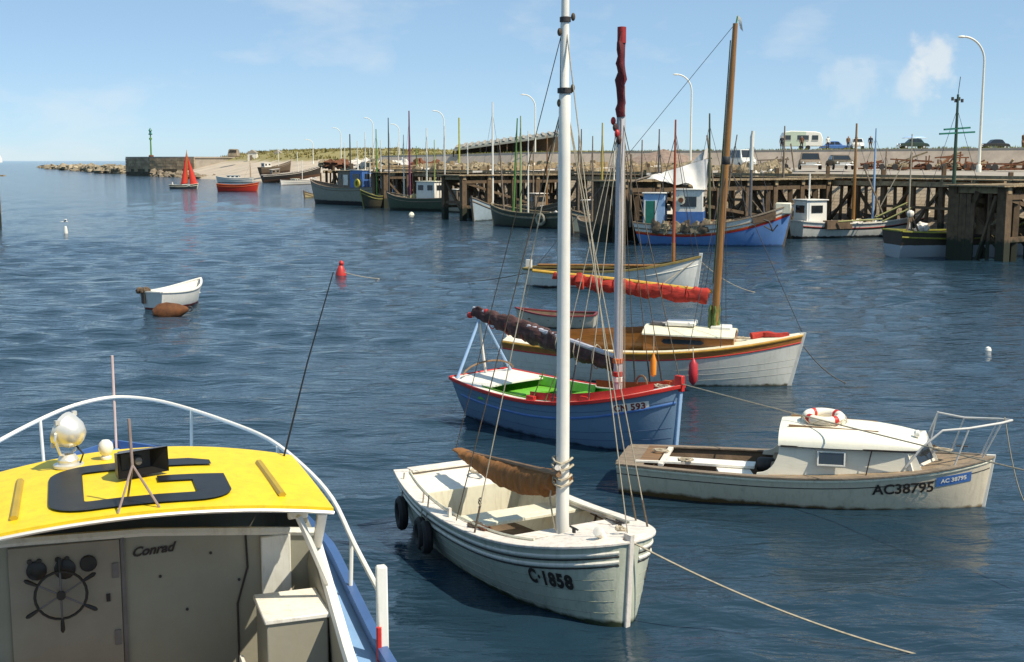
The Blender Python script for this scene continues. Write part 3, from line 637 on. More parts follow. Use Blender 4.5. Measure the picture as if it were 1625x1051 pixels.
# ------------------------------------------------------------------ white yacht with varnished cabin
def boat_yacht():
    bow, st = P(1266, 612), P(812, 592)
    c, rz, L = pose(bow, st); L += .25
    rt = thing('yacht', 'white yacht with varnished cabin and red sail furled on the boom', 'yacht', c, rz)
    h = Hull(L, 2.2, .92, .82, 1.28, d=.5, tw=.5, tm=.48, p=1.9, r=.9, km=.28, kb=.6, ks=.34, rb=.24, rs=.1, zm=.4)
    hm = banded('yacht_hull', (.70, .68, .60), (.10, .085, .05), .03, .4, .4, (.36, .33, .25), .05)
    h.outer(60, 18).build('hull', hm, rt); h.inner(.15, .05).build('inner_hull', 'wood', rt); h.sole(.16).build('floor_boards', 'bilge', rt)
    h.band(.0, .19, 0, .995, .008).build('sheer_strake', 'varnish', rt); h.strake(.19, .02).build('rubbing_strake', 'red', rt)
    h.strake(.02, .035).build('gunwale', mat('varnyellow', (.55, .30, .045), .35, .2, 5), rt)
    h.rail(.0, .22, .03, .012).build('side_deck', 'cream', rt, .004)
    h.deck(.70, .985, .0, .06, .03).build('foredeck', 'cream', rt); h.deck(.012, .12, .0, .02, .03).build('stern_deck', 'deckwhite', rt)
    h.stem(.06, .04, -.2).build('stem', 'white', rt, .006); h.seams((.46, .56, .66)).build('plank_seams', mat('seam_yacht', (.42, .40, .33), .7), rt)
    MB().box((-L/2-.03, .1, .62), (.05, .3, 1.0), ry=.1).build('rudder', 'deckwhite', rt, .01)
    X = lambda px: loc(rt, P(px, 560, .9)).x
    xa, xb = -.1, 2.05                                    # cabin
    for sd_ in (1, -1):
        prof = [(xa, .85), (xa, 1.28), (xb, 1.20), (xb+.05, 1.08), (xb+.05, .85)]
        wv = lambda x: .72-.14*max(0, (x-.6)/1.5)**2
        b = MB(); b.prism(prof, lambda a, z, d: (a, sd_*(wv(a)+d), z), -.03, 0); b.build('cabin_side', 'varnish', rt)
        win = [(.42, 1.03), (.35, 1.09), (.42, 1.15), (1.32, 1.13), (1.40, 1.07), (1.32, 1.02)]
        MB().prism(win, lambda a, z, d: (a, sd_*(wv(a)+d), z), .002, .012).build('window', 'glass', rt)
        b = MB(); b.grid([[(x, sd_*(1.08 if x < -1.9 else 1.0)*(.62 if x < 0 else .7), .78), (x, sd_*.66, 1.10+.18*(x+2.4)/2.4)] for x in np.linspace(-2.4, xa, 8)]); b.build('coaming', 'varnish', rt)
    rows = []
    for i in range(10):
        x = xa-.03+(xb+.1-xa)*i/9; w = .76-.14*max(0, (x-.6)/1.5)**2; rows.append([(x, w*(1-2*j/10), 1.275-.05*i/9+.14*(1-(1-2*j/10)**2)) for j in range(11)])
    b = MB(); b.grid(rows); b.grid([[(p[0], p[1], p[2]-.035) for p in r_] for r_ in rows]); b.grid([rows[0], [(p[0], p[1], p[2]-.035) for p in rows[0]]]); b.grid([rows[-1], [(p[0], p[1], p[2]-.035) for p in rows[-1]]])
    for j in (0, 10): b.grid([[r_[j], (r_[j][0], r_[j][1], r_[j][2]-.035)] for r_ in rows])
    b.build('cabin_roof', 'cream', rt)
    MB().box((xa+.02, 0, 1.06), (.04, 1.36, .46)).build('cabin_bulkhead', 'varnish', rt)
    MB().box((xb+.04, 0, 1.03), (.04, 1.2, .32)).build('cabin_front', 'varnish', rt)
    MB().box((.75, .05, 1.46), (.75, .62, .10)).build('hatch', 'white_clean', rt, .02); MB().box((.2, .05, 1.455), (.42, .5, .08)).build('hatch', 'steelgrey', rt, .02)
    MB().box((1.75, 0, 1.385), (.5, .5, .10)).build('hatch', 'white_clean', rt, .02)
    h.cross(-1.3, .6, .9, .05).build('cockpit_bench', 'wood', rt, .005)
    mb_ = loc(rt, P(1137, 521, 1.25)); mxx = mb_.x; mt = PY(1167.5, 38, wld(rt, (mxx, 0, 0)).y); mtl = loc(rt, mt); mtl.y = 0
    m0 = Vector((mxx, 0, .9)); D = mtl-m0
    MB().tube([m0, m0+D*.5, m0+D*.85, mtl], [.095, .09, .075, .06], 12).build('mast', 'mastwood', rt)
    MB().tube([mtl+Vector((0, 0, -.1)), mtl+Vector((.05, .02, .18))], .02, 6).build('mast_head', 'lampgreen', rt)
    b = MB(); b.grid([[mtl+Vector((.03+.03*i, .02*math.sin(i), .20-.11*i)), mtl+Vector((.13+.02*i, .03*math.cos(i*1.4), .13-.11*i))] for i in range(4)]); b.build('pennant', 'white_clean', rt)
    MB().tube([m0+D*.2+Vector((-.11, 0, 0)), m0+D*.95+Vector((-.09, 0, 0))], .014, 5).build('halyard', 'ropegreen', rt)
    MB().lathe([(.085, -.1), (.10, -.08), (.10, .08), (.085, .1)], m0+D*.585, D, 10).build('mast_band', 'iron', rt)
    b1 = loc(rt, PY(836, 433, wld(rt, (mxx, 0, 0)).y+.55)); b1.y = .0; g = loc(rt, PY(1128, 463, wld(rt, (mxx, 0, 0)).y)); g = Vector((mxx-.06, 0, g.z))
    MB().tube([g, g.lerp(b1, .5)+Vector((0, 0, .02)), b1], [.05, .055, .04], 8).build('boom', mat('boomyellow', (.62, .36, .05), .4, .2, 5), rt)
    n = 60; pts = [g.lerp(b1, .02+.86*i/n)+Vector((0, 0, -.15+.025*math.sin(i*.43)+(.08*(i-42)/18 if i > 42 else 0))) for i in range(n+1)]
    lump(pts, [(.19 if i < 42 else .19-.09*(i-42)/18)*(1+.10*math.sin(i*.63)+.06*math.sin(i*1.7)-(.16 if i % 9 == 4 else 0)) for i in range(n+1)], 8, 18, .20, .66, 7).build('furled_sail', 'redcloth', rt)
    for i in range(1, 7):
        p = g.lerp(b1, i/7.5); MB().tube([p+Vector((0, .15*math.cos(a), -.13+.2*math.sin(a))) for a in [k*.785 for k in range(8)]], .012, 5, 1, True).build('sail_tie', 'redcloth', rt)
    p = g.lerp(b1, .73); lump([p+Vector((0, -.1, .08)), p+Vector((.02, -.14, -.12)), p+Vector((.05, -.12, -.33))], [.09, .13, .06], 3, 8, .4).build('sail_fold', 'redcloth', rt)
    for k in range(5):                                    # green lines coiled at the mast
        a = k*1.25; lump([m0+Vector((.10*math.cos(a), .10*math.sin(a), zz)) for zz in np.linspace(.15+.1*(k % 2), 1.05, 7)], [.03, .06, .05, .06, .05, .05, .03], k, 6, .8).build('halyard_coil', 'ropegreen', rt)
    for sd_ in (1, -1):
        for dx in (-.5, .25):
            x = mxx+dx; q = Vector((x, sd_*(h.side(x, .9)-.03), h.zs(h.tx(x, .9))+.02)); shroud(rt, q, m0+D*.585, .009, 'wire')
    shroud(rt, (L/2-.05, 0, 1.3), m0+D*.585, .009, 'wire', 'forestay'); shroud(rt, b1, mtl, .007, 'wire', 'topping_lift')
    shroud(rt, b1, (-L/2+.2, .3, .95), .01, 'rope', 'mainsheet')
    lump([(L/2-1.3+i*.15, .1*math.sin(i), 1.18+.012*i) for i in range(7)], [.09]*7, 4, 7, .7).build('foresail_heap', 'redcloth', rt)
    coil(rt, (L/2-1.5, -.1, 1.13), .12, seed=31); lump([(L/2-1.75, .1, 1.1), (L/2-1.7, .1, 1.3)], [.09, .05], 1, 6, .5).build('windlass', 'iron', rt)
    q = P(1100, 592, .42)
    f = thing('fender', 'red cylindrical fender hanging on the white yacht side', 'fender', q)
    MB().lathe([(.015, .36), (.05, .30), (.10, .22), (.115, 0), (.10, -.2), (.05, -.27), (.015, -.3)], n=12).build('float', mat('fenderred', (.50, .03, .04), .45, .15, 5), f)
    MB().tube([(0, 0, .33), (.0, .1, .62)], .012, 5).build('lanyard', 'rope', f)
    return rt, h
yacht, hy = boat_yacht()

# ------------------------------------------------------------------ yellow-roofed launch in the foreground
pane = bpy.data.materials.new('window_pane'); pane.use_nodes = True
_t = pane.node_tree; _t.nodes.clear(); _o = _t.nodes.new('ShaderNodeOutputMaterial'); _m = _t.nodes.new('ShaderNodeMixShader'); _a = _t.nodes.new('ShaderNodeBsdfTransparent'); _g = _t.nodes.new('ShaderNodeBsdfGlossy')
_a.inputs[0].default_value = (.86, .9, .9, 1); _g.inputs['Roughness'].default_value = .03; _m.inputs[0].default_value = .10
_t.links.new(_a.outputs[0], _m.inputs[1]); _t.links.new(_g.outputs[0], _m.inputs[2]); _t.links.new(_m.outputs[0], _o.inputs[0])
def launch():
    O = Vector((-2.59, 8.62, 0)); rz = R(110)
    rt = thing('launch', 'launch with yellow cabin roof lettered G and white handrail', 'launch', O, rz)
    V = lambda f, r_, z: Vector((f, -r_, z))              # forward, to the right, up
    hw = [(-4.6, 1.45), (-3, 1.62), (-1, 1.72), (.3, 1.74), (2.6, 1.84), (3.6, 1.75), (4.62, 1.55), (5.45, 1.2), (6.2, .72), (6.65, .35), (6.85, .02)]
    fx = [a for a, _ in hw]; fw = [b for _, b in hw]
    W_ = lambda f: float(np.interp(f, fx, fw)); S_ = lambda f: 1.62+.38*max(0, (f+.5)/7.3)**1.5
    fs = list(np.linspace(-4.6, 6.85, 34)); bl = mat('launchblue', (.10, .24, .52), .4, .1, 4, .05, dirt=.2, dirtcol=(.2, .28, .42))
    for nm, m_, z0f, z1f in (('hull', bl, -.4, 0),):
        rows = []
        for f in fs:
            w, z1 = W_(f), S_(f); k = .35+.3*max(0, f/6.85); zz = [z0f+(z1-z0f)*j/9 for j in range(10)]
            rr = [(f+(.25*(z-2)*max(0, f/6.85)**4), w*((z+.4)/(z1+.4))**k, z) for z in zz]
            rows.append([(x, y, z) for x, y, z in reversed(rr)]+[(x, -y, z) for x, y, z in rr[1:]])
        b = MB(); b.grid(rows); b.add(rows[0], [tuple(range(len(rows[0])))]); b.build(nm, m_, rt)
    dk = mat('launchdeck', (.22, .38, .62), .5, .08, 4, .1, dirt=.2, dirtcol=(.3, .35, .42))
    for sd_ in (1, -1):
        b = MB(); b.grid([[V(f, sd_*(W_(f)-.01), S_(f)-.07), V(f, sd_*1.05, S_(f)-.07)] for f in np.linspace(-4.5, 3.0, 16)]); b.build('side_deck', dk, rt)
        b = MB()
        rows = [[V(f, sd_*(W_(f)+.03), S_(f)-.05), V(f, sd_*(W_(f)+.03), S_(f)+.045), V(f, sd_*max(0, W_(f)-.05), S_(f)+.045), V(f, sd_*max(0, W_(f)-.05), S_(f)-.05)] for f in fs]
        b.grid(rows, True); b.build('bulwark_rail', mat('launchrail', (.05, .11, .27), .4, .1, 4), rt)
    b = MB(); b.grid([[V(f, max(.01, W_(f)-.02)*(1-2*j/8), S_(f)-.10+.06*(1-(1-2*j/8)**2)) for j in range(9)] for f in np.linspace(2.4, 6.8, 14)]); b.build('foredeck', dk, rt)
    # roof
    RW, zr = 1.32, 2.90
    fr_ = lambda r_: 1.80+.27*(1-(r_/RW)**2); cam_ = lambda r_: zr+.11*(1-(r_/RW)**2)
    rr = list(np.linspace(-RW, RW, 25)); rows = []
    for r_ in rr:
        e = min(1, (RW-abs(r_))/.05+.0); rows.append([V(f, r_, cam_(r_)+.012*math.sin(math.pi*q)-(0 if 0 < q < 1 else .0)) for q, f in [(q, q*fr_(r_)) for q in np.linspace(0, 1, 13)]])
    b = MB(); b.grid(rows); lo = [[p-Vector((0, 0, .05)) for p in r_] for r_ in rows]; b.grid(lo)
    b.grid([rows[0], lo[0]]); b.grid([rows[-1], lo[-1]]); b.grid([[r_[0] for r_ in rows], [r_[0] for r_ in lo]]); b.grid([[r_[-1] for r_ in rows], [r_[-1] for r_ in lo]])
    roof = b.build('cabin_roof', 'yellow', rt, .008)
    b = MB(); b.tube([V(-.012, r_, cam_(r_)-.035) for r_ in rr], .016, 6); b.build('roof_edge_trim', 'chrome', rt)
    for r_ in (-.93, .98): MB().tube([V(.25, r_, cam_(r_)+.02), V(1.35, r_*.985, cam_(r_)+.022)], .022, 6, 1.4).build('roof_batten', mat('batten', (.42, .28, .02), .5), rt)
    # letter G painted on the roof
    def onroof(f, r_, o=.018): q = min(1, max(0, f/fr_(r_))); return V(f, r_, cam_(r_)+.012*math.sin(math.pi*q)+o)
    out_ = []; inn = []
    def rrect(f0, f1, r0, r1, c_, n=5):
        o = []
        for (cf, cr, a0) in ((f1-c_, r1-c_, 0), (f1-c_, r0+c_, 90), (f0+c_, r0+c_, 180), (f0+c_, r1-c_, 270)):
            for i in range(n+1): a = R(a0+90*i/n); o.append((cf+c_*math.cos(a), cr+c_*math.sin(a)))
        return o
    g_f0, g_f1, g_r0, g_r1 = .14, 1.47, -.70, .62
    def strip(pts_o, pts_i):
        b = MB(); rows = []
        for (a, c_) in zip(pts_o, pts_i): rows.append([onroof(a[0]+(c_[0]-a[0])*j/6, a[1]+(c_[1]-a[1])*j/6) for j in range(7)])
        b.grid(rows); return b
    def gpath(f0, f1, r0, r1, c_, end):
        o = [(f1-.08*end, .56), (f1, .40)]
        for (cf, cr, a0) in ((f1-c_, r0+c_, 360), (f0+c_, r0+c_, 270), (f0+c_, r1-c_, 180)):
            for i in range(7): a = R(a0-15*i); o.append((cf+c_*math.cos(a), cr+c_*math.sin(a)))
        return o
    po = gpath(g_f0, g_f1, g_r0, g_r1, .30, 1); pi_ = gpath(g_f0+.22, g_f1-.24, g_r0+.25, g_r1-.26, .03, 0)
    # order: top-right corner .. top-left .. bottom-left .. bottom-right; open between, with the bar of the G
    def dens(pts):
        o = []
        for a, c_ in zip(pts, pts[1:]): o += [(a[0]+(c_[0]-a[0])*k/3, a[1]+(c_[1]-a[1])*k/3) for k in range(3)]
        return o+[pts[-1]]
    b = strip(dens(po), dens(pi_))
    b.grid([[onroof(f, r_) for r_ in np.linspace(g_r1-.262, g_r1-.002, 5)] for f in np.linspace(.40, .90, 6)])
    b.grid([[onroof(f, r_) for r_ in np.linspace(.10, g_r1-.262, 5)] for f in np.linspace(.73, .90, 3)])
    b.build('letter_g', 'black', rt)
    # searchlight
    p = V(1.62, -.55, cam_(-.55)+.01)
    MB().lathe([(.12, 0), (.12, .02), (.08, .03), (.085, .06), (.06, .10), (.03, .115)], p, n=16).build('lamp_base', 'chrome', rt)
    hd = p+Vector((0, 0, .30)); ax = Vector((.35, .5, .22)).normalized()
    sl_ = MB().lathe([(.03, -.15), (.075, -.135), (.12, -.08), (.142, 0), (.15, .01), (.15, .045), (.135, .05), (.12, .035), (.0, .03)], hd, ax, 20).build('searchlight', 'chrome', rt)
    side = ax.cross(Vector((0, 0, 1))).normalized()
    for s_ in (1, -1): MB().tube([p+Vector((0, 0, .09)), p+Vector((0, 0, .12))+side*s_*.10, hd+side*s_*.165-Vector((0, 0, .05)), hd+side*s_*.15], .012, 6).build('lamp_bracket', 'chrome', rt)
    for k in range(4):
        a = k*math.pi/2+.6; up = ax.cross(side); q = hd+ax*.03+(side*math.cos(a)+up*math.sin(a))*.155; MB().box(q, (.035, .035, .035), .4).build('lamp_clip', 'chrome', rt)
    MB().tube([p+Vector((-.02, -.09, .02)), p+Vector((-.02, -.12, .10)), hd+Vector((.05, -.05, -.12))], .008, 5).build('lamp_cable', 'black', rt)
    q = V(1.72, -.25, cam_(-.25)+.01); MB().lathe([(.045, 0), (.045, .02), (.03, .03), (.05, .05), (.062, .09), (.055, .135), (.03, .16)], q, n=12).build('dome_lamp', 'white_clean', rt)
    # square horn loudspeaker
    a = V(1.02, -.03, cam_(0)+.13); f0 = Vector((-.93, -.36, .06)).normalized(); sx = f0.cross(Vector((0, 0, 1))).normalized(); uz = sx.cross(f0)
    ring = lambda d, w, h_: [a+f0*d+sx*w*i+uz*h_*j for i, j in ((-1, -1), (1, -1), (1, 1), (-1, 1))]
    b = MB(); b.grid([ring(-.22, .07, .06), ring(-.10, .10, .075), ring(.0, .19, .09), ring(.10, .21, .10)], True); b.add(ring(-.22, .07, .06), [(0, 1, 2, 3)]); b.build('loudspeaker_horn', 'steelgrey', rt, 0, 20)
    b = MB(); b.grid([ring(.101, .205, .095), ring(-.04, .12, .065)], True); b.add(ring(-.04, .12, .065), [(0, 1, 2, 3)]); b.build('horn_mouth', 'black', rt)
    MB().lathe([(.045, 0), (.045, .03), (.03, .05), (.01, .055)], a+f0*-.035, f0, 12).build('horn_driver', 'steelgrey', rt)
    MB().box(a-Vector((0, 0, .115)), (.12, .12, .07)).build('horn_bracket', 'black', rt)
    # small tripod aerial
    ap = V(.18, -.11, cam_(0)+.30); tm_ = mat('aerial', (.30, .22, .19), .5, .2, 8)
    for f, r_ in ((-.0, -.23), (.06, .06), (.42, -.14)): MB().tube([onroof(max(.01, f), r_, .0), ap], .009, 6).build('aerial_leg', tm_, rt)
    MB().tube([ap-Vector((0, 0, .03)), ap+Vector((.02, .01, .34))], .011, 6).build('aerial_mast', tm_, rt)
    MB().tube([onroof(1.72, 1.24, 0), onroof(1.72, 1.24, 0).lerp(loc(rt, PY(529, 432, 10.9)), .5)+Vector((0, .01, .02)), loc(rt, PY(529, 432, 10.9))], [.009, .007, .005], 5).build('whip_aerial', 'black', rt)
    # handrail round the bow
    wm = 'white_clean'; rl = [(.28, 2.08), (1.4, 2.14), (2.6, 2.24), (3.6, 2.33), (4.62, 2.42), (5.45, 2.48), (6.2, 2.56), (6.62, 2.59)]
    right = [V(f, W_(f)+.0, z) for f, z in rl]; left = [V(f, -W_(f), z) for f, z in rl]
    path = right+[V(6.82, 0, 2.60)]+left[::-1]
    dense = []
    for i in range(len(path)-1):
        p0, p1, p2, p3 = path[max(0, i-1)], path[i], path[i+1], path[min(len(path)-1, i+2)]
        for k in range(4):
            t = k/4; dense.append(.5*((2*p1)+(p2-p0)*t+(2*p0-5*p1+4*p2-p3)*t*t+(3*p1-p0-3*p2+p3)*t**3))
    dense.append(path[-1]); MB().tube(dense, .024, 8).build('handrail', wm, rt)
    for f in (1.55, 4.35, 6.0):
        for s_ in (1, -1):
            z = float(np.interp(f, [a_ for a_, _ in rl], [z_ for _, z_ in rl])); MB().tube([V(f+(.0 if f < 2 else -.02), s_*(W_(f)-.02), S_(f)-.1), V(f, s_*W_(f), z)], .019, 8).build('stanchion', wm, rt)
    MB().tube([V(6.82, 0, 1.9), V(6.84, 0, 3.12)], .017, 7).build('jackstaff', mat('staff', (.66, .48, .42), .5), rt)
    for s_ in (1, -1):
        MB().box(V(.22, s_*1.74, 1.75), (.075, .085, 1.15), ry=.03).build('bitt_post', wm, rt, .012)
        MB().tube([V(.18, s_*1.70, 1.2+.16*i) for i in range(5)], .022, 6).build('mooring_turns', 'red', rt)
    # cockpit: sole, bulkhead with wheel and dials, coamings, locker
    gy = M['bulkgrey']
    MB().box(V(-1.6, 0, 1.02), (5.4, 2.7, .05)).build('cockpit_sole', 'woodgrey', rt)
    fb = .95
    def BP(px, py, d=0.):                              # photo pixel -> point on the bulkhead
        lo = loc(rt, Vector((0, 0, H))); q = ROOT[rt.name].to_3x3().inverted() @ ray(px, py); t = (fb-d-lo.x)/q.x; return lo+q*t
    b = MB(); b.prism([(-1.36, 1.04), (1.36, 1.04), (1.36, 2.44), (.9, 2.495), (0, 2.58), (-.9, 2.60), (-1.36, 2.60)], lambda r_, z, d: V(fb+d, r_, z), 0, .05); b.build('bulkhead', gy, rt)
    b = MB(); b.tube([V(fb-.01, r_, float(np.interp(r_, (-1.36, -.9, 0, .9, 1.36), (2.60, 2.60, 2.58, 2.495, 2.44)))) for r_ in np.linspace(-1.36, 1.36, 13)], .035, 6); b.build('bulkhead_cap', 'white', rt)
    rc = lambda f: float(np.interp(f, (-4.4, -2.5, -.6, .95), (1.05, 1.12, 1.27, 1.37)))
    for s_ in (1, -1):                                    # cabin side windows and coaming running aft
        b = MB(); prof = [(3.0, 1.44), (3.0, 2.40), (1.75, 2.42), (.95, 2.30), (-.6, 2.02), (-2.5, 1.88), (-4.4, 1.80), (-4.4, 1.04), (.5, 1.04), (.55, 1.44)]
        b.prism(prof, lambda f, z, d: V(f, s_*(rc(f)+d), z), -.03, .03); b.build('coaming', gy, rt)
        b = MB(); b.tube([V(f, s_*rc(f), z+.015) for f, z in ((.95, 2.30), (-.6, 2.02), (-2.5, 1.88), (-4.4, 1.80))], .042, 7, 1.1); b.build('coaming_cap', 'white_clean', rt)
        MB().bar(V(.02, s_*1.24, zr-.03), V(.95, s_*1.36, 2.28), .07, .05).build('window_post', 'white_clean', rt)
        MB().bar(V(.04, s_*1.06, zr-.05), V(.25, s_*1.33, 2.19), .04, .035).build('window_post', 'white_clean', rt)
        MB().bar(V(1.0, s_*1.30, zr-.03), V(1.5, s_*1.36, 2.36), .06, .05).build('window_post', 'white_clean', rt)
        MB().bar(V(1.74, s_*1.30, zr-.03), V(2.4, s_*1.36, 2.38), .06, .06).build('window_post', 'white_clean', rt)
        MB().add([V(.95, s_*1.36, 2.3), V(2.3, s_*1.36, 2.4), V(1.74, s_*1.30, zr-.04), V(.1, s_*1.27, zr-.05)], [(0, 1, 2, 3)]).build('side_window', pane, rt)
    b = MB(); b.grid([[V(1.76+.27*(1-(r_/RW)**2), r_*.985, cam_(r_)-.05), V(2.9+.25*(1-(r_/RW)**2), r_*1.03, 2.38)] for r_ in np.linspace(-RW, RW, 13)]); b.build('windscreen', 'glass', rt)
    b = MB(); b.grid([[V(2.9+.25*(1-(r_/RW)**2), r_*1.03, 2.38), V(3.0+.3*(1-(r_/RW)**2), r_*1.03, 1.5)] for r_ in np.linspace(-RW, RW, 13)]); b.build('cabin_front', gy, rt)
    MB().box(V(fb-.03, 1.02, 1.72), (.05, .24, 1.46)).build('door_post', 'white', rt, .006)
    MB().bar(V(fb-.015, -.18, 1.05), V(fb-.015, -.18, 2.56), .03, .03, (0, 1, 0)).build('panel_joint', 'steelgrey', rt)
    b = MB(); b.prism([(-1.02, 1.5), (-.2, 1.5), (-.2, 2.545), (-1.02, 2.555)], lambda r_, z, d: V(fb-d, r_, z), .002, .03); pn = b.build('instrument_panel', mat('panelgrey', (.30, .26, .20), .5, .1), rt, .005)
    wc = BP(97, 945, .12); fw_ = Vector((1, 0, 0))
    for a0 in range(1):
        MB().tube([wc+Vector((0, math.cos(a)*.19, math.sin(a)*.19)) for a in [2*math.pi*i/24 for i in range(24)]], .011, 6, 1, True).build('wheel_rim', 'black', rt)
        for k in range(6):
            a = R(90+60*k); d = Vector((0, math.cos(a), math.sin(a))); sp1 = MB().tube([wc, wc+d*.20], .008, 6).build('wheel_spoke', 'steelgrey', rt)
            MB().tube([wc+d*.19, wc+d*.22, wc+d*.28, wc+d*.30], [.010, .015, .018, .008], 7).build('wheel_handle', 'black', rt)
        MB().lathe([(.035, 0), (.035, .03), (.015, .10)], wc-fw_*.02, fw_, 10).build('wheel_hub', 'black', rt)
    for a_, c_, r_ in ((58, 905, .075), (103, 902, .08), (140, 893, .065)): MB().lathe([(r_, 0), (r_, .03), (r_*.9, .035)], BP(a_, c_, .02), (-1, 0, 0), 14).build('dial', 'black', rt)
    for a_, c_ in ((47, 891), (62, 890), (91, 887), (106, 886)): MB().lathe([(.02, 0), (.02, .03)], BP(a_, c_, .02), (-1, 0, 0), 10).build('knob', 'black', rt)
    MB().box(BP(172, 948, .03), (.03, .03, .06)).build('door_latch', 'black', rt)
    lettering('maker_script', 'Conrad', .105, lambda u, v: BP(242, 873, .012)+Vector((0, -u, v+.05*u)), 'ink', rt, shear=.35, offset=.004)
    MB().box(V(.22, 1.02, 1.55), (.56, .46, 1.06)).build('locker', 'bulkgrey', rt, .012); MB().box(V(.22, 1.02, 2.09), (.60, .50, .04)).build('locker_lid', 'white', rt, .008)
    for z_ in (1.75, 2.3): MB().box(V(fb-.035, -.24, z_), (.02, .05, .12)).build('hinge', 'steelgrey', rt)
    for r_, z_ in ((.1, 2.2), (.5, 2.35), (.72, 2.1), (.3, 1.9)): MB().lathe([(.012, 0), (.012, .01)], V(fb-.002, r_, z_), (-1, 0, 0), 8).build('screw', 'iron', rt)
    MB().tube([V(fb-.015, .78, 2.5), V(fb-.015, .79, 2.2), V(fb-.015, .70, 1.9), V(fb-.015, .70, 1.2)], .009, 5).build('cable', 'black', rt)
    MB().box(V(-.1, .62, 1.4), (.5, .03, .75)).build('step_board', 'white', rt, .005)
    MB().box(V(fb-.3, 1.16, 2.70), (.05, .16, .09)).build('cabin_light', 'white', rt, .01)
    MB().tube([V(fb-.05, .5, 2.72), V(fb-.05, .7, 2.73), V(fb-.05, 1.0, 2.70)], .012, 5).build('grab_bar', 'chrome', rt)
    return rt
lau = launch()

# ------------------------------------------------------------------ quay, wharf and promenade
WB, WU, WN = Vector((27, 92, 0)), Vector((-.5733, .8193, 0)), Vector((-.8193, -.5733, 0))
def W(s, o, z=0): return WB+WU*s+WN*o+Vector((0, 0, z))
def s_at(px, o=0):                                       # distance along the wharf where column px meets the line at offset o
    a, b = -60., 320.
    for _ in range(40):
        c = (a+b)/2
        if proj(W(c, o, 4.3))[0] > px: a = c
        else: b = c
    return (a+b)/2
ZQ = 4.25
def brickmat(name, c1, c2, mortar, sx, bump=.6):
    m = mat(name, c1, .95, .2, .8, 0); t = m.node_tree; b = next(n for n in t.nodes if n.type == 'BSDF_PRINCIPLED')
    c = t.nodes.new('ShaderNodeTexCoord'); mp_ = t.nodes.new('ShaderNodeMapping'); mp_.inputs['Rotation'].default_value = (math.pi/2, 0, 0)
    t.links.new(c.outputs['UV'], mp_.inputs[0]); mp_.inputs['Rotation'].default_value = (0, 0, 0)
    br = t.nodes.new('ShaderNodeTexBrick'); br.inputs['Scale'].default_value = sx; br.inputs['Color1'].default_value = c1+(1,); br.inputs['Color2'].default_value = c2+(1,); br.inputs['Mortar'].default_value = mortar+(1,)
    br.inputs['Mortar Size'].default_value = .025; t.links.new(mp_.outputs[0], br.inputs[0])
    src = b.inputs['Base Color'].links[0].from_socket; mxx = t.nodes.new('ShaderNodeMixRGB'); mxx.blend_type = 'MIX'; mxx.inputs[0].default_value = .6
    t.links.new(src, mxx.inputs[1]); t.links.new(br.outputs[0], mxx.inputs[2]); t.links.new(mxx.outputs[0], b.inputs['Base Color'])
    bp = t.nodes.new('ShaderNodeBump'); bp.inputs['Strength'].default_value = bump; bp.inputs['Distance'].default_value = .05; t.links.new(br.outputs['Fac'], bp.inputs['Height']); bp.invert = True
    t.links.new(bp.outputs[0], b.inputs['Normal']); return m
def uvsheet(name, rows, us, vs_, m, par=None):
    b = MB(); b.grid(rows); o = b.build(name, m, par); me = o.data; uv = me.uv_layers.new(name='UVMap'); n = len(rows[0])
    for lp in me.loops: uv.data[lp.index].uv = (us[lp.vertex_index % n], vs_[lp.vertex_index//n])
    return o
stone = brickmat('quaystone', (.40, .33, .24), (.31, .25, .18), (.14, .11, .08), 1.0)
ss = list(np.linspace(-45, 94, 36))
o = uvsheet('quay_bank', [[W(s, oo, z) for s in ss] for oo, z in ((.6, -1.5), (-5.6, ZQ-.25), (-6.2, ZQ))], [s*.9 for s in ss], [0, 5.5, 5.9], stone); tag(o, kind='structure')
bank2 = [W(94, -3.2), W(94, -14), Vector((-10, 186, 0)), Vector((-22, 226, 0)), Vector((-33, 270, 0)), Vector((-41, 292, 0)), Vector((-34, 330, 0))]
o = uvsheet('quay_bank', [bank2 and [p+Vector((0, 0, -1.5)) for p in bank2], [p+Vector((.8, .3, ZQ+.02)) for p in bank2]], [0, 10, 22, 62, 115, 148, 170], [0, 5.5], stone); tag(o, kind='structure')
def gz(o): return ZQ+.5*max(0, min(1, (-o-6)/26))
b = MB(); b.grid([[W(s, oo, gz(oo)) for oo in (-6.2, -12, -20, -31)] for s in np.linspace(-45, 94, 20)]); b.grid([[p+Vector((.8, .3, ZQ+.02)), p+Vector((9, 5, ZQ+.2)), p+Vector((24, 13, ZQ+.5))] for p in bank2[1:]])
tag(b.build('quay', 'concrete', None, flat=True), kind='structure')
wpath = [W(s, -32.2) for s in np.linspace(-45, 92, 24)]+[Vector((-4, 205, 0)), Vector((-9, 230, 0)), Vector((-18, 262, 0)), Vector((-26, 290, 0)), Vector((-33, 312, 0))]
wnrm = []
for i in range(len(wpath)):
    d = (wpath[min(i+1, len(wpath)-1)]-wpath[max(i-1, 0)]).normalized(); wnrm.append(Vector((-d.y, d.x, 0)))
b = MB(); b.grid([[p-n*oo+Vector((0, 0, z)) for oo, z in ((.6, 6.45), (8, 6.62), (30, 7.02))]+[p+Vector((150, 60, 7.25)), p+Vector((500, 200, 7.6))] for p, n in zip(wpath, wnrm)])
tag(b.build('promenade_ground', mat('promground', (.30, .27, .2), .95, .2, .2, dirt=.5, dirtcol=(.16, .2, .06)), None), kind='structure')
wl = thing('promenade_wall', 'long pinkish retaining wall along the back of the quay', 'wall', W(-45, -32.2))
k0 = ROOT[wl.name].inverted()
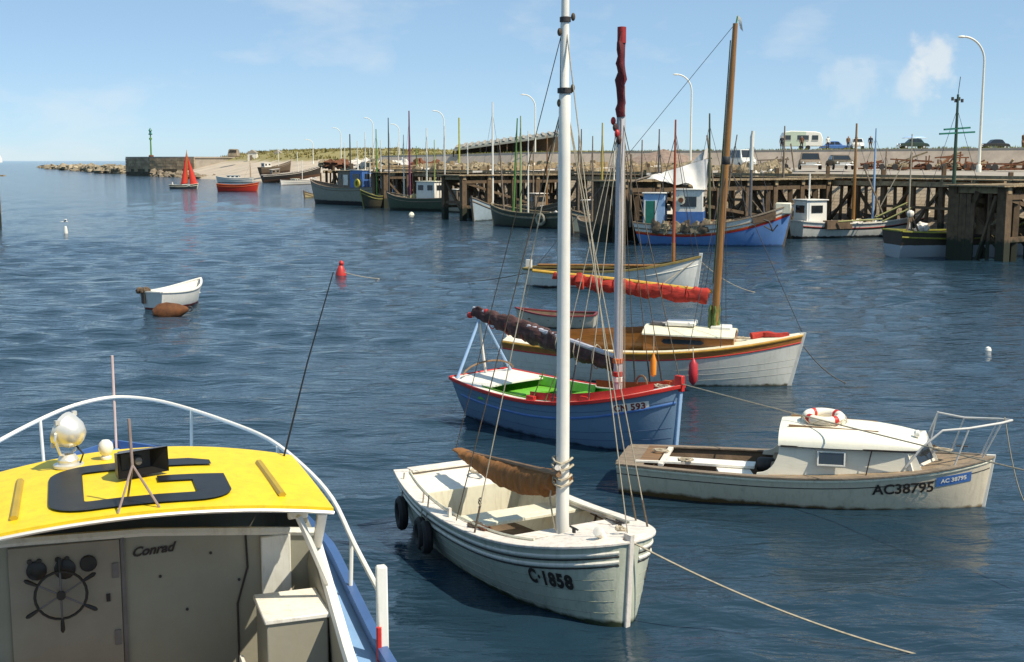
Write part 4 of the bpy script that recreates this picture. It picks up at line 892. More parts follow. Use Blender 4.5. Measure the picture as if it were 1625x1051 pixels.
for i in range(len(wpath)-1):
    b = MB(); gap = (wpath[i+1]-wpath[i]).normalized()*.012
    b.add([k0 @ (p+n*oo+Vector((0, 0, z))) for p, n in ((wpath[i]+gap, wnrm[i]), (wpath[i+1]-gap, wnrm[i+1])) for oo, z in ((2.0, 4.2), (-.2, 6.55), (-.9, 6.55), (-.9, 4.2))], [(0, 1, 5, 4), (1, 2, 6, 5), (2, 3, 7, 6), (0, 3, 2, 1), (4, 5, 6, 7)]); b.build('wall_bay', 'stonewall', wl)
    b = MB(); b.bar(k0 @ (wpath[i]+gap-wnrm[i]*.55+Vector((0, 0, 6.635))), k0 @ (wpath[i+1]-gap-wnrm[i+1]*.55+Vector((0, 0, 6.635))), .7, .17); b.build('coping', mat('coping', (.46, .40, .32), .95, .15, 1, .3), wl)
rnd = random.Random(5); b = MB()
for i in range(5200):                                    # grass along the top of the wall
    q = rnd.uniform(0, len(wpath)-1.001); ii = int(q); s = q*9; p = wpath[ii].lerp(wpath[ii+1], q-ii)-wnrm[ii]*(.3+rnd.random()*1.5)+Vector((0, 0, 6.62)); hgt = .12+.30*rnd.random()*(.5+.5*math.sin(s*.7)**2); a = rnd.random()*6.28; w = .05+.05*rnd.random()
    d = Vector((math.cos(a)*w, math.sin(a)*w, 0)); b.add([p-d, p+d, p+Vector((rnd.uniform(-.1, .1), rnd.uniform(-.1, .1), hgt))], [(0, 1, 2)])
tag(b.build('wall_grass', mat('grass', (.17, .18, .03), .9, .4, .3, dirt=.4, dirtcol=(.3, .22, .06)), None, flat=True), 'rough yellow-green grass growing along the wall top', 'grass', None, 'stuff')

def wharf():
    rt = thing('timber_wharf', 'long timber wharf of dark piles and beams in front of the stone quay', 'wharf', W(0, 0)); inv = ROOT[rt.name].inverted()
    L_ = lambda s, o, z: inv @ W(s, o, z)
    rnd = random.Random(9)
    S = list(np.arange(-24, 91, 2.6)); ang = math.atan2(WU.y, WU.x)
    for i, s in enumerate(S):
        for o in (0, -2.6):
            w = rnd.uniform(.26, .38); p = L_(s+rnd.uniform(-.25, .25), o, 0); q = p+Vector((rnd.uniform(-.06, .06), rnd.uniform(-.06, .06), 4.15))
            MB().bar(p-Vector((0, 0, 1.5)), q, w, w, tuple(WU)).build('pile', 'pile', rt)
        MB().bar(L_(s, .35, 4.0), L_(s, -6.2, 4.0), .26, .3).build('cross_beam', 'beam', rt)
        if i+1 < len(S):
            a, c_ = (s+.2, s+2.8) if rnd.random() < .5 else (s+2.8, s+.2); MB().bar(L_(a, -.18, .6), L_(c_, -.18, 3.7), .16, .2).build('brace', 'pile', rt)
        if rnd.random() < .8: MB().bar(L_(s+1.5, -.05, -1.2), L_(s+1.5+rnd.uniform(-.2, .2), -.05, 3.9), .2, .2).build('fender_pile', 'pile', rt)
        if i % 2 == 1: MB().bar(L_(s, .12, ZQ), L_(s, .12, ZQ+rnd.uniform(.4, 1.0)), .26, .26).build('bollard_post', 'pile', rt)
    for i in range(0, len(S)-3, 3):
        s0, s1 = S[i], S[i+3]
        MB().bar(L_(s0+.01, .24, 3.84), L_(s1-.01, .24, 3.84+rnd.uniform(-.03, .03)), .22, .34).build('waling', 'beam', rt)
        MB().bar(L_(s0+.01, -3.2, 3.62), L_(s1-.01, -3.2, 3.62), .2, .25).build('waling', 'pile', rt)
        if rnd.random() < .5: MB().bar(L_(s0, .2, 1.9+rnd.random()*.5), L_(s1-.02, .2, 1.9+rnd.random()*.5), .12, .2).build('waling', 'pile', rt)
        MB().bar(L_(s0+.01, .30, ZQ+.13), L_(s1-.01, .30, ZQ+.13), .24, .22).build('kerb_beam', 'beam', rt)
    b = MB()
    for i in range(437):
        s = -24.3+i*.262; b.bar(L_(s, .45+rnd.uniform(-.08, .1), 4.185+rnd.uniform(-.01, .012)), L_(s, -2.95, 4.19), .24, .07)
    tag(b.build('deck_planking', 'beam', rt), kind='stuff')
    for s in (s_at(1300), s_at(862)):                     # ladders
        for d in (-.25, .25): MB().bar(L_(s+d, .42, -.5), L_(s+d, .42, 4.3), .07, .07).build('ladder_rail', 'iron', rt)
        for k in range(12): MB().bar(L_(s-.25, .42, .1+.35*k), L_(s+.25, .42, .1+.35*k), .04, .04).build('ladder_rung', 'iron', rt)
    return rt
wharf()
def finger(label, s0, s1, out_, piles, w=.42, name='pier_head', bracing=True, plank=True):
    rt = thing(name, label, 'pier', W((s0+s1)/2, 0)); inv = ROOT[rt.name].inverted(); L_ = lambda s, o, z: inv @ W(s, o, z); rnd = random.Random(int(s0*10))
    for i in range(piles):
        o = .9+(out_-.9)*i/max(1, piles-1)
        for s in (s0, s1):
            p = L_(s, o, 0); MB().bar(p-Vector((0, 0, 1.5)), p+Vector((0, 0, 4.2)), w, w, tuple(WU)).build('pile', 'pile', rt)
        if bracing:
            MB().bar(L_(s0, o-.03, .5), L_(s1, o-.03, 3.7), .2, .24).build('brace', 'pile', rt)
            MB().bar(L_(s0-.3, o+.02, 3.9), L_(s1+.3, o+.02, 3.9), .3, .36).build('cross_beam', 'beam', rt)
            MB().bar(L_(s0, o+.02, 1.6), L_(s1, o+.02, 1.6), .18, .28).build('cross_beam', 'pile', rt)
    for s in (s0, s1):
        MB().bar(L_(s-.02, .9, 3.55), L_(s-.02, out_+.3, 3.55), .26, .32).build('waling', 'pile', rt); MB().bar(L_(s-.02, .9, 1.2), L_(s-.02, out_+.3, 1.2), .22, .28).build('waling', 'pile', rt)
        MB().bar(L_(s+.02, .9, .4), L_(s+.02, out_, 3.5), .2, .22).build('brace', 'pile', rt)
    if out_ > 13:
        for k in range(7):                               # close planking over half of the end, a raking strut over the rest
            s = s1+.1-.24*k; MB().bar(L_(s, out_+.32, -1), L_(s+rnd.uniform(-.04, .04), out_+.32, 3.68-(.5 if k == 6 else 0)), .25, .09, tuple(WN)).build('end_plank', 'pile', rt)
        MB().bar(L_(s0+1.5, out_+.3, -.5), L_(s0+.3, out_+.3, 3.6), .3, .12).build('brace', 'pile', rt); MB().bar(L_(s0+.75, out_+.25, -1), L_(s0+.75, out_+.25, 3.7), .2, .14).build('end_post', 'pile', rt)
        MB().bar(L_(s1, out_+.1, .2), L_((s0+s1)/2, out_+.1, 3.8), .28, .3).build('brace', 'pile', rt)
        for i in range(piles): o = .9+(out_-.9)*(i+.5)/piles; MB().bar(L_(s0+.1, o, -1.2), L_(s0+.1, o+rnd.uniform(-.2, .2), 3.9), .32, .32).build('pile', 'pile', rt)
    n = int((out_+.4)/.27)
    for i in range(n): MB().bar(L_(s0-.45, .62+.27*i, 4.135+rnd.uniform(-.01, .01)), L_(s1+.45+rnd.uniform(-.06, .06), .62+.27*i, 4.14), .25, .08).build('deck_plank', 'beam', rt)
    return rt
finger('heavy dark timber pier head with braced legs beside the grey-bottomed boat', -20.0, -16.9, 14.3, 6, .55)
finger('tall narrow pier head of dark piles behind the mast of the blue boat', 4.0, 6.6, 21, 8)
finger('dark braced pier head next to the two pale-bowed moored boats', 37.6, 40.8, 12.2, 5, .5)
finger('slim outer pier head of dark piles near the grey wharf-end boat', 67.2, 69.4, 4.0, 2, .6)

# ------------------------------------------------------------------ lamps along the quay
def lamp(name, p, hgt, arm, rz, label, group, m='lamppaint', r=.105):
    rt = thing(name, label, 'street lamp', p, rz, group)
    pts = [(0, 0, 0), (0, 0, hgt*.45), (0, 0, hgt*.80)]+[(-arm*(1-math.cos(a)), 0, hgt*.80+hgt*.18*math.sin(a)) for a in np.linspace(.2, 1.45, 8)]
    MB().tube(pts, [r*1.2, r]+[r*.8]*(len(pts)-2), 8).build('lamp_post', m, rt)
    e = Vector(pts[-1]); MB().ell(e+Vector((-.28, 0, .0)), (.34, .14, .10), 10, 6).build('lamp_head', m, rt)
    MB().lathe([(r*2.0, 0), (r*2.0, .5), (r*1.3, .6)], (0, 0, 0), n=8).build('lamp_foot', m, rt); return rt
defm('lamppaint', (.78, .76, .66), .45, .06, 3)
for px, Y, lab in ((1547, 98, 'tall white curved street lamp standing behind the heavy dark pier head'), (1093, 141, 'white curved street lamp behind the stowed white sail of the trawler'), (849, 183, 'white curved street lamp in front of the long dark shed'),
                   (706, 232, 'white curved street lamp among the masts near the dark braced pier head'), (595, 281, 'white curved street lamp above the blue wheelhouse'), (500, 345, 'small white street lamp at the top of the slipway'),
                   (636, 300, 'slim white street lamp between the wharf-end masts'), (544, 320, 'short white street lamp by the end of the quay')):
    p = Vector(((px-812.5)/F*Y*1.0, Y, 4.6)); yt = {98: 58, 141: 118, 183: 150, 232: 176, 281: 187, 345: 222, 300: 197, 320: 203}[Y]
    lamp('street_lamp', p, zat(Y, yt)-4.6+.2, 1.75, 0, lab, 'street lamps along the quay')
p = PY(729, 262, 215); rt = thing('signal_mast', 'yellow-green post standing on the quay among the lamps', 'post', Vector((p.x, 215, 4.6)))
MB().tube([(0, 0, 0), (0, 0, zat(215, 187)-4.6)], .14, 8).build('post', mat('yellowgreen', (.45, .45, .06), .5), rt); MB().lathe([(.25, 0), (.25, .4), (.12, .5)], (0, 0, 0)).build('post_foot', 'concrete', rt)

# ------------------------------------------------------------------ working boats
def mast_on(rt, h, px, ytop, m, r=.09, zb=None, name='mast', lean=0., stays=2, wire='wire'):
    best = min(np.linspace(-h.L/2-.5, h.L/2+.3, 120), key=lambda x: abs(proj(wld(rt, (x, 0, 3)))[0]-px)); x = float(best)
    zt = zat(wld(rt, (x, 0, 0)).y, ytop); zb = h.fm-.4 if zb is None else zb
    o = MB().tube([(x, 0, zb), (x+lean*.5, 0, (zb+zt)/2), (x+lean, 0, zt)], [r, r*.85, r*.5], 8).build(name, m, rt)
    for k in range(stays):
        xx = max(-h.L/2+.2, min(h.L/2-.2, x+(-1.6 if k % 2 else 1.8))); yy = h.side(xx, h.fm*.8)*(.9 if k < 2 else -.9)
        MB().tube([(xx, yy*(-1 if k < 1 else 1), h.fm), (x+lean*.9, 0, zb+(zt-zb)*.9)], .014, 4).build('stay', wire, rt)
    return x, zt
def workboat(name, label, bow, stern, B, fs, fm, fb, hm, cat='fishing boat', rail='woodgrey', deckm='woodgrey', inner='woodgrey', stripe=None, group=None, strake_m=None, **kw):
    c, rz, L = pose(bow, stern); rt = thing(name, label, cat, c, rz, group)
    kw = {**dict(d=.7, tw=.6, tm=.5, p=2.1, r=.8, km=.3, kb=.6, ks=.36, rb=.22, rs=.12), **kw}; h = Hull(L, B, fs, fm, fb, **kw)
    h.outer(30, 10).build('hull', hm, rt); h.inner(fm-.42, .07, 14, 3).build('bulwark', inner, rt); h.sole(max(.15, fm-.42)).build('deck', deckm, rt)
    h.rail(.05, .12, .08, .02, n=18).build('gunwale', rail, rt); h.strake(.32, .05 if not strake_m else .02).build('rubbing_strake', strake_m or rail, rt); h.stem(.16, .15, -.4).build('stem', strake_m or rail, rt)
    if stripe:
        for below, hh, m_ in stripe: h.band(below, hh, 0, .99, .012, 20).build('painted_stripe', m_, rt)
    return rt, h
def house(rt, x, y, l, w, z0, hg, wall, roof, wins=2, lower=None, name='wheelhouse', over=.08):
    b = MB(); b.box((x, y, z0+hg/2), (l, w, hg), taper=.97); hs = b.build(name, wall, rt, .02)
    MB().box((x, y, z0+hg+.04), (l+2*over, w+2*over, .08)).build('house_roof', roof, rt, .02)
    for sd_ in (1, -1):
        for k in range(wins):
            xx = x-l/2+l*(k+.5)/wins; MB().box((xx, y+sd_*(w/2*.985), z0+hg*.70), (l/wins*.55, .06, hg*.26)).build('window', 'glass', rt)
        MB().box((x+sd_*(l/2*.99), y, z0+hg*.70), (.06, w*.6, hg*.26)).build('window', 'glass', rt)
    if lower:
        MB().box((x, y, z0+hg*.22), (l+.03, w+.03, hg*.44)).build('lower_panel', lower, rt)
    return hs
def lumps(rt, x, y, z, r, m, seed, name='net_pile'):
    b = MB()
    for k in range(8):
        q = random.Random(seed*7+k); b.ell((x+q.uniform(-r, r)*1.05, y+q.uniform(-r, r)*.6, z+r*.16), (r*q.uniform(.25, .65), r*q.uniform(.2, .5), r*q.uniform(.2, .5)), 11, 8, .7, seed+k)
    return b.build(name, m, rt)

def trawler():
    hm = banded('trawler_hull', (.115, .24, .52), (.05, .10, .2), .1, .5, .4, (.22, .32, .5), .08)
    rt, h = workboat('trawler', 'blue trawler with white bulwarks, red stripe and white-and-blue wheelhouse', P(1258, 391), P(1008, 387), 3.4, 1.45, 1.30, 2.75, hm, rail='woodgrey', inner='woodgrey', rs=.3, rb=.2, tw=.7,
                     stripe=((.03, .50, 'white'), (.53, .09, 'orange'), (.62, .10, 'red')), zm=.3)
    x = lambda px: loc(rt, PY(px, 340, 80.5)).x
    house(rt, x(1091), 0, 1.9, 1.7, 1.1, 2.5, 'white', 'white', 1, 'bluepaint'); b = MB()
    MB().lathe([(.30, 0), (.30, .06)], (x(1079), -.9, 2.95), (0, -1, 0), 14).build('round_window', 'cream', rt); MB().lathe([(.17, .0), (.17, .03)], (x(1079), -.965, 2.95), (0, -1, 0), 14).build('round_pane', 'rust', rt)
    house(rt, x(1034), 0, 1.45, 1.4, 1.0, 2.35, 'paleblue', 'white_clean', 0, name='deckhouse'); MB().box((x(1028), -.72, 2.0), (.6, .05, 1.75)).build('door_opening', 'greenpaint', rt)
    for q in (-.36, .36): MB().box((x(1028)+q, -.74, 2.0), (.09, .06, 1.85)).build('door_frame', 'white_clean', rt)
    MB().prism([(x(1196), 1.72), (x(1232), 2.0), (x(1232), 2.55), (x(1196), 2.22)], lambda a, z, d: (a, -(h.side(a, z)+d) if z < h.zs(h.tx(a, z)) else -(h.side(a, h.zs(h.tx(a, 1.5)))+d), z-.25), .0, .05).build('fender_board', 'bilge', rt)
    mast_on(rt, h, 1060, 230, 'woodgrey', .07, lean=-.6); mast_on(rt, h, 1146, 214, 'woodgrey', .07, lean=.9); mast_on(rt, h, 1126, 180, mat('mastgreen', (.10, .11, .06), .6, .3), .10, lean=-.15, stays=3); xm, zm_ = mast_on(rt, h, 1192, 208, 'steelgrey', .12, stays=2)
    MB().tube([(xm, 0, 4.9), (xm, 0, zm_-.4), (xm+.05, 0, zm_)], [.13, .14, .10], 8).build('mast_top', 'white', rt)
    for k in range(6): lumps(rt, x(1050)+k*.75, -.6+.2*(k % 3), 1.2, .55, 'net' if k % 2 else 'rust', 40+k)
    for k in range(4): lumps(rt, x(1125)+k*.8, -.3, 1.35, .55, 'net', 60+k)
    for px in (1040, 1055, 1075, 1090, 1105, 1118): MB().ell((x(px), -1.62, 1.2), (.30, .13, .38), 12, 9, .8, px).build('hanging_net', 'net' if px % 2 else 'ropedark', rt)
    MB().box((x(1243), 0, 2.45), (1.0, 1.1, .7)).build('bow_locker', 'cream', rt, .05)
    MB().tube([(x(1215), -.5, 1.5), (x(1210), -.4, 3.1)], .06, 6).build('gallows_post', 'steelgrey', rt); MB().tube([(x(1222), .5, 1.5), (x(1150), 0, 5.0)], .03, 5).build('derrick', 'woodgrey', rt)
    a = Vector((x(1222), -1.3, 1.65)); MB().tube([a+Vector((-.35, 0, .1)), a, a+Vector((.25, 0, -.6))], .06, 6).build('anchor', 'iron', rt); MB().tube([a+Vector((-.3, 0, -.3)), a+Vector((.25, 0, -.62)), a+Vector((.55, 0, -.2))], .05, 6).build('anchor_fluke', 'iron', rt)
    # white sail hung over its boom to dry
    A, Bq = loc(rt, PY(1013, 284, 82.2)), loc(rt, PY(1127, 252, 82.2))
    MB().tube([A+Vector((-.4, 0, -.2)), Bq+Vector((.1, 0, .05))], .07, 7).build('boom', 'woodgrey', rt)
    rows = []; n = 26
    for i in range(n+1):
        q = i/n; p = A.lerp(Bq, q); low = loc(rt, PY(1012+112*q, 288+(14 if q > .8 else 6*q), 82.2)).z
        if q < .62: low = p.z-(p.z-low)*(.25+.75*min(1, q*2.2))
        hh = p.z-low; row = []
        for j in range(9):
            v = j/8; sx = v*2-1; row.append((p.x+.10*math.sin(v*7+q*9)-.4*max(0, q-.7)*abs(sx), sx*(.12+.42*math.sin(q*3.0))*abs(sx)**.3+.07*math.sin(q*17+v*3), p.z-hh*abs(sx)**1.25*(1+.08*math.sin(q*25+v*4))))
        rows.append(row)
    MB().grid(rows).build('drying_sail', 'whitecloth', rt)
    fl = [loc(rt, PY(px, py, 82.2)) for px, py in ((1092, 262), (1124, 234), (1121, 256), (1100, 268))]; b = MB(); b.grid([[fl[0].lerp(fl[1], q)+Vector((0, .12*math.sin(q*6), 0)), fl[3].lerp(fl[2], q)+Vector((0, .12*math.cos(q*5), 0))] for q in np.linspace(0, 1, 8)]); b.build('sail_flap', 'whitecloth', rt)
    MB().tube([loc(rt, PY(1122, 215, 82)), loc(rt, PY(1133, 300, 81.5))], .06, 6).build('gaff_pole', 'woodgrey', rt)
    xw = x(985); MB().tube([(xw+.3, 0, 1.1), (xw+.3, 0, zat(82, 245))], .07, 7).build('mizzen_mast', 'woodgrey', rt)
trawler()

def boat_white_red():
    hm = banded('wr_hull', (.70, .69, .62), (.03, .03, .03), .18, .5, .45, (.35, .3, .22), .06)
    rt, h = workboat('fishing_boat', 'white fishing boat with red sheer line and small white cabin aft', P(1492, 372), P(1262, 379), 2.9, 1.25, 1.05, 2.15, hm, rail='white', strake_m='red', inner='woodgrey', zm=.35, stripe=((.35, .1, 'ink'),))
    x = lambda px: loc(rt, PY(px, 350, 88)).x
    house(rt, x(1292), 0, 1.75, 1.6, .7, 2.0, 'white_clean', 'white_clean', 1)
    MB().box((x(1275), -.3, 1.9), (.04, 1.0, 1.6)).build('cabin_back_panel', 'paleblue', rt)
    MB().tube([(x(1289), 0, 2.7), (x(1289), 0, 4.6)], .06, 6).build('exhaust_pipe', 'white_clean', rt)
    mast_on(rt, h, 1355, 196, 'mastwood', .13, stays=3); mast_on(rt, h, 1386, 204, 'paleblue', .10, stays=2)
    MB().box((x(1330), -1.15, 1.0), (2.2, .5, .6)).build('bulwark_patch', 'bilge', rt)
    for k in range(6): lumps(rt, x(1335)+k*1.0, -.3, .9, .5, 'net' if k % 2 else 'deckwhite', 80+k)
    for k, (a, c_) in enumerate((((1390, 345), (1440, 322)), ((1400, 352), (1446, 330)), ((1330, 352), (1400, 348)))):
        p, q = loc(rt, PY(*a, 87.6)), loc(rt, PY(*c_, 87.2)); MB().tube([p, q], .07, 6).build('spar', mat('spargreen', (.36, .34, .12), .6), rt)
    p, q = loc(rt, PY(1388, 345, 87.6)), loc(rt, PY(1432, 262, 87.6)); MB().tube([p, q], .035, 5).build('derrick_line', 'rope', rt)
    p = loc(rt, PY(1372, 268, 88)); MB().tube([p, loc(rt, PY(1403, 345, 87.5))], .06, 6).build('derrick', 'woodgrey', rt)
boat_white_red()
def boat_dark_right():
    hm = banded('dk_hull', (.055, .042, .028), (.36, .40, .43), .70, .6, .35, (.12, .1, .06), .02)
    st, bw = P(1414, 407), P(1640, 404); rt, h = workboat('fishing_boat', 'dark hulled fishing boat with pale grey bottom moored behind the heavy pier head', bw, st, 3.0, 1.5, 1.4, 2.2, hm, rail=mat('mossrail', (.30, .28, .04), .7, .3), tw=.85, rs=.05)
    x = lambda px: loc(rt, PY(px, 370, 71)).x
    xm, zt = mast_on(rt, h, 1512, 150, mat('mastdkgreen', (.04, .075, .045), .6, .3), .13, stays=3)
    for dz, l in ((2.25, 1.2), (2.0, .9)):
        MB().bar((xm-l*.9, -.1, zt-dz), (xm+l, .1, zt-dz+.12), .12, .1).build('crosstree', 'greenpaint', rt)
    for k in range(4): MB().box((xm-.3+.2*k, .05, zt-.25-.1*(k % 2)), (.12, .1, .2)).build('mast_fitting', 'iron', rt)
    MB().tube([(xm, 0, zt), (xm+.1, 0, zt+1.0)], .02, 5).build('mast_aerial', 'iron', rt)
    mast_on(rt, h, 1443, 213, 'rope', .06, stays=1)
    p = loc(rt, PY(1445, 340, 71)); MB().ell(p, (.2, .2, .22), 9, 7, .3, 3).build('lamp_bundle', 'deckwhite', rt)
    for px in (1439, 1447, 1458): MB().tube([p, loc(rt, PY(px, 368, 70.6))], .06, 6).build('tripod_leg', 'bilge', rt)
    lumps(rt, x(1590), 0, 1.5, .9, 'net', 90); lumps(rt, x(1470), 0, 1.5, .6, 'deckwhite', 91)
boat_dark_right()
def boat_grey_end():
    hm = banded('grey_hull', (.30, .30, .24), (.02, .02, .02), .5, .7, .55, (.12, .11, .07), .12)
    rt, h = workboat('fishing_boat', 'weathered grey fishing boat with blue wheelhouse at the wharf end', P(494, 322), P(604, 327), 3.3, 2.3, 2.1, 3.0, hm, d=.8, rb=.35)
    x = lambda px: loc(rt, PY(px, 300, 155)).x
    house(rt, x(577), 0, 2.7, 2.0, 1.9, 2.4, 'bluepaint', 'white_clean', 1); MB().lathe([(.55, 0), (.6, .1), (.55, .2), (.3, .2), (.3, 0)], (x(588), 1.15, 2.7), (0, 1, 0), 14).build('life_ring', mat('ringyellow', (.55, .45, .05), .6), rt)
    house(rt, x(530), 0, 3.2, 1.9, 1.9, 2.3, 'woodgrey', 'beam', 3, name='deckhouse'); MB().box((x(534), 1.0, 3.1), (1.0, .05, 1.3)).build('door_panel', 'white', rt)
    mast_on(rt, h, 556, 213, mat('mastdark', (.05, .05, .04), .7), .13, stays=3); lumps(rt, x(507), 0, 1.9, .6, 'orange', 95); mast_on(rt, h, 568, 224, 'lamppaint', .08); mast_on(rt, h, 588, 236, 'lamppaint', .07); mast_on(rt, h, 548, 226, 'lamppaint', .07); mast_on(rt, h, 580, 210, 'white_clean', .08)
boat_grey_end()
def boats_mid():
    hb = banded('mid_hull_a', (.055, .05, .03), (.02, .02, .015), .25, .7, .4, (.14, .12, .06), .08)
    rt, h = workboat('fishing_boat', 'small black hull squeezed beside the slim outer pier head', P(572, 331), P(612, 330), 2.6, 1.6, 1.4, 2.1, hb, rail=mat('mossrail2', (.25, .24, .06), .7)); lumps(rt, 0, 0, 1.2, .8, 'net', 101)
    mast_on(rt, h, 598, 205, 'lampgreen', .10); mast_on(rt, h, 605, 222, 'white_clean', .08)
    hb2 = banded('mid_hull_b', (.06, .085, .05), (.02, .025, .015), .3, .7, .45, (.16, .15, .08), .08)
    rt, h = workboat('fishing_boat', 'dark green fishing boat with low white wheelhouse between two pier heads', P(614, 333), P(716, 336), 3.0, 1.5, 1.35, 2.0, hb2)
    x = lambda px: loc(rt, PY(px, 310, 138)).x
    house(rt, x(697), 0, 2.6, 1.9, 1.1, 2.1, 'white', 'mossrail2' and M['cream'], 2); lumps(rt, x(675), .2, 1.3, .9, mat('tarp', (.5, .42, .2), .9, .2), 103); lumps(rt, x(640), 0, 1.2, .7, 'net', 104)
    mast_on(rt, h, 650, 176, 'purple', .13, stays=3); mast_on(rt, h, 677, 203, 'lamppaint', .10); mast_on(rt, h, 641, 214, 'lamppaint', .08); mast_on(rt, h, 690, 222, 'spargreen2' and mat('spargreen2', (.34, .40, .10), .6), .08); mast_on(rt, h, 706, 200, 'white_clean', .08); mast_on(rt, h, 617, 187, mat('mastdark2', (.05, .05, .05), .7), .10)
    hp = banded('mid_hull_c', (.36, .45, .50), (.08, .1, .1), .1, .6, .4, (.2, .2, .17), .08)
    rt, h = workboat('fishing_boat', 'pale blue-grey boat lying with its bow out beside the black hull with a tyre', P(748, 352), P(800, 346), 2.2, 1.4, 1.2, 2.2, hp); mast_on(rt, h, 782, 162, 'white_clean', .12); lumps(rt, -.5, 0, 1.0, .7, 'net', 106)
    hk = banded('mid_hull_d', (.05, .06, .04), (.015, .015, .015), .1, .6, .5, (.17, .17, .1), .08)
    rt, h = workboat('fishing_boat', 'long black-green boat with a pale tyre on its side in front of the timber piles', P(779, 357), P(912, 364), 2.7, 1.4, 1.2, 1.8, hk, rail='beam', stripe=((.30, .12, mat('stripegrey', (.38, .38, .3), .7)),))
    mast_on(rt, h, 826, 184, mat('mastgreenw', (.30, .38, .18), .6), .10, stays=3); mast_on(rt, h, 814, 188, 'lampgreen', .10, lean=-.5); mast_on(rt, h, 800, 224, 'woodgrey', .08, lean=.6); mast_on(rt, h, 838, 208, 'lamppaint', .08); mast_on(rt, h, 888, 226, 'mastwood', .08, lean=-.7); x = lambda px: loc(rt, PY(px, 345, 102)).x
    for k in range(6): lumps(rt, x(880)-k*.9, 0, 1.0, .55, 'net' if k % 3 else 'deckwhite', 110+k)
    p = P(873, 358, .75); y = h.side(x(873), .75); w_ = wld(rt, (x(873), y+.1, .75)); ax = ROOT[rt.name].to_3x3() @ Vector((0, 1, 0))
    t_ = thing('tyre_fender', 'pale worn tyre fender on the long black-green boat', 'tyre', w_); u = ax.cross(Vector((0, 0, 1)))
    MB().tube([(u*math.cos(a)+Vector((0, 0, 1))*math.sin(a))*.42 for a in [2*math.pi*i/18 for i in range(18)]], .13, 8, 1, True).build('tyre', mat('tyrepale', (.33, .30, .22), .8, .2), t_); MB().tube([(0, 0, .4), (0, 0, .9)-ax*.1 if False else Vector((0, 0, .85))-ax*.12], .02, 5).build('lanyard', 'rope', t_)
    hd = banded('mid_hull_e', (.12, .10, .07), (.02, .02, .015), .2, .7, .4, (.2, .18, .1), .08)
    rt, h = workboat('fishing_boat', 'brown workboat half hidden between the narrow pier head and the trawler', P(985, 384), P(930, 372), 2.4, 1.3, 1.1, 1.7, hd); mast_on(rt, h, 955, 195, mat('mastyel', (.42, .33, .06), .6), .10, stays=3); lumps(rt, 0, 0, .9, .8, 'net', 120); mast_on(rt, h, 940, 216, 'woodgrey', .08); mast_on(rt, h, 972, 206, 'lamppaint', .08, lean=.5)
boats_mid()
# slack masts of boats lying inside the wharf
hh_ = banded('inner_hull_paint', (.20, .15, .09), (.03, .03, .02), .2, .7, .4)
for i, (px, yt, m_, lab) in enumerate(((1045, 205, 'steelgrey', 'dark boat under the wharf behind the white drying sail'), (1242, 200, 'woodgrey', 'dark boat under the wharf behind the bow of the blue trawler'), (924, 205, 'ropedark', 'brown boat under the wharf behind the white mast'))):
    s = s_at(px, -1.6); A, Bq = W(s-3.0, 1.3), W(s+3.0, 1.3)
    rt, h = workboat('moored_boat', lab, Bq, A, 1.5, 1.1, .9, 1.4, hh_); mast_on(rt, h, px, yt, m_, .10, stays=2)

# ------------------------------------------------------------------ headland, slipway, jetty head, rocks
foot = [Vector(p) for p in ((-36, 285, 0), (-50, 308, 0), (-62, 322, 0), (-93, 374, 0), (-114, 420, 0), (-134, 462, 0), (-150, 500, 0))]
def footpt(q):
    q = q*(len(foot)-1); i = min(int(q), len(foot)-2); return foot[i].lerp(foot[i+1], q-i)
inl = Vector((.86, .51, 0)); prof = [(-6, -1.5), (0, -.3), (2, .5), (9, 1.7), (22, 4.2), (25, 4.7), (30, 6.2), (40, 7.6), (60, 8.2), (110, 8.3), (260, 7.5)]
rows = []; NQ = 90
for i in range(NQ+1):
    q = i/NQ; p = footpt(q); row = []
    k = np.interp(q, [0, .25, .5, .8, 1], [.72, .84, 1.10, 1.16, .95])
    for d, z in prof:
        for sub in ((0, .5) if d < 110 else (0,)):
            j = prof.index((d, z)); dn = prof[min(j+1, len(prof)-1)]; dd = d+(dn[0]-d)*sub; zz = z+(dn[1]-z)*sub
            v = p+inl*dd; zz = zz*k if zz > 0 else zz
            zz += (.55*mnoise.noise(v*.06)+.25*mnoise.noise(v*.2))*(1 if dd > 24 else .25); row.append((v.x, v.y, zz))
    rows.append(row)
m = mat('headland', (.46, .38, .29), .95, .2, .15, .5, dirt=.45, dirtcol=(.26, .21, .15)); t = m.node_tree; bs = next(n for n in t.nodes if n.type == 'BSDF_PRINCIPLED')
src = bs.inputs['Base Color'].links[0].from_socket; c = t.nodes.new('ShaderNodeTexCoord'); sx = t.nodes.new('ShaderNodeSeparateXYZ'); t.links.new(c.outputs['Object'], sx.inputs[0])
nz = t.nodes.new('ShaderNodeTexNoise'); nz.inputs['Scale'].default_value = .14; nz.inputs['Detail'].default_value = 7; t.links.new(c.outputs['Object'], nz.inputs[0])
ma = t.nodes.new('ShaderNodeMath'); ma.operation = 'MULTIPLY_ADD'; ma.inputs[1].default_value = 3.4; t.links.new(nz.outputs[0], ma.inputs[0]); t.links.new(sx.outputs[2], ma.inputs[2])
mr = t.nodes.new('ShaderNodeMapRange'); mr.inputs['From Min'].default_value = 6.6; mr.inputs['From Max'].default_value = 7.6; t.links.new(ma.outputs[0], mr.inputs['Value'])
mx2 = t.nodes.new('ShaderNodeMixRGB'); mx2.inputs[2].default_value = (.26, .22, .08, 1); t.links.new(src, mx2.inputs[1]); t.links.new(mr.outputs[0], mx2.inputs[0]); t.links.new(mx2.outputs[0], bs.inputs['Base Color'])
b = MB(); b.grid(rows); tag(b.build('headland', m, None, ang=70), kind='structure')
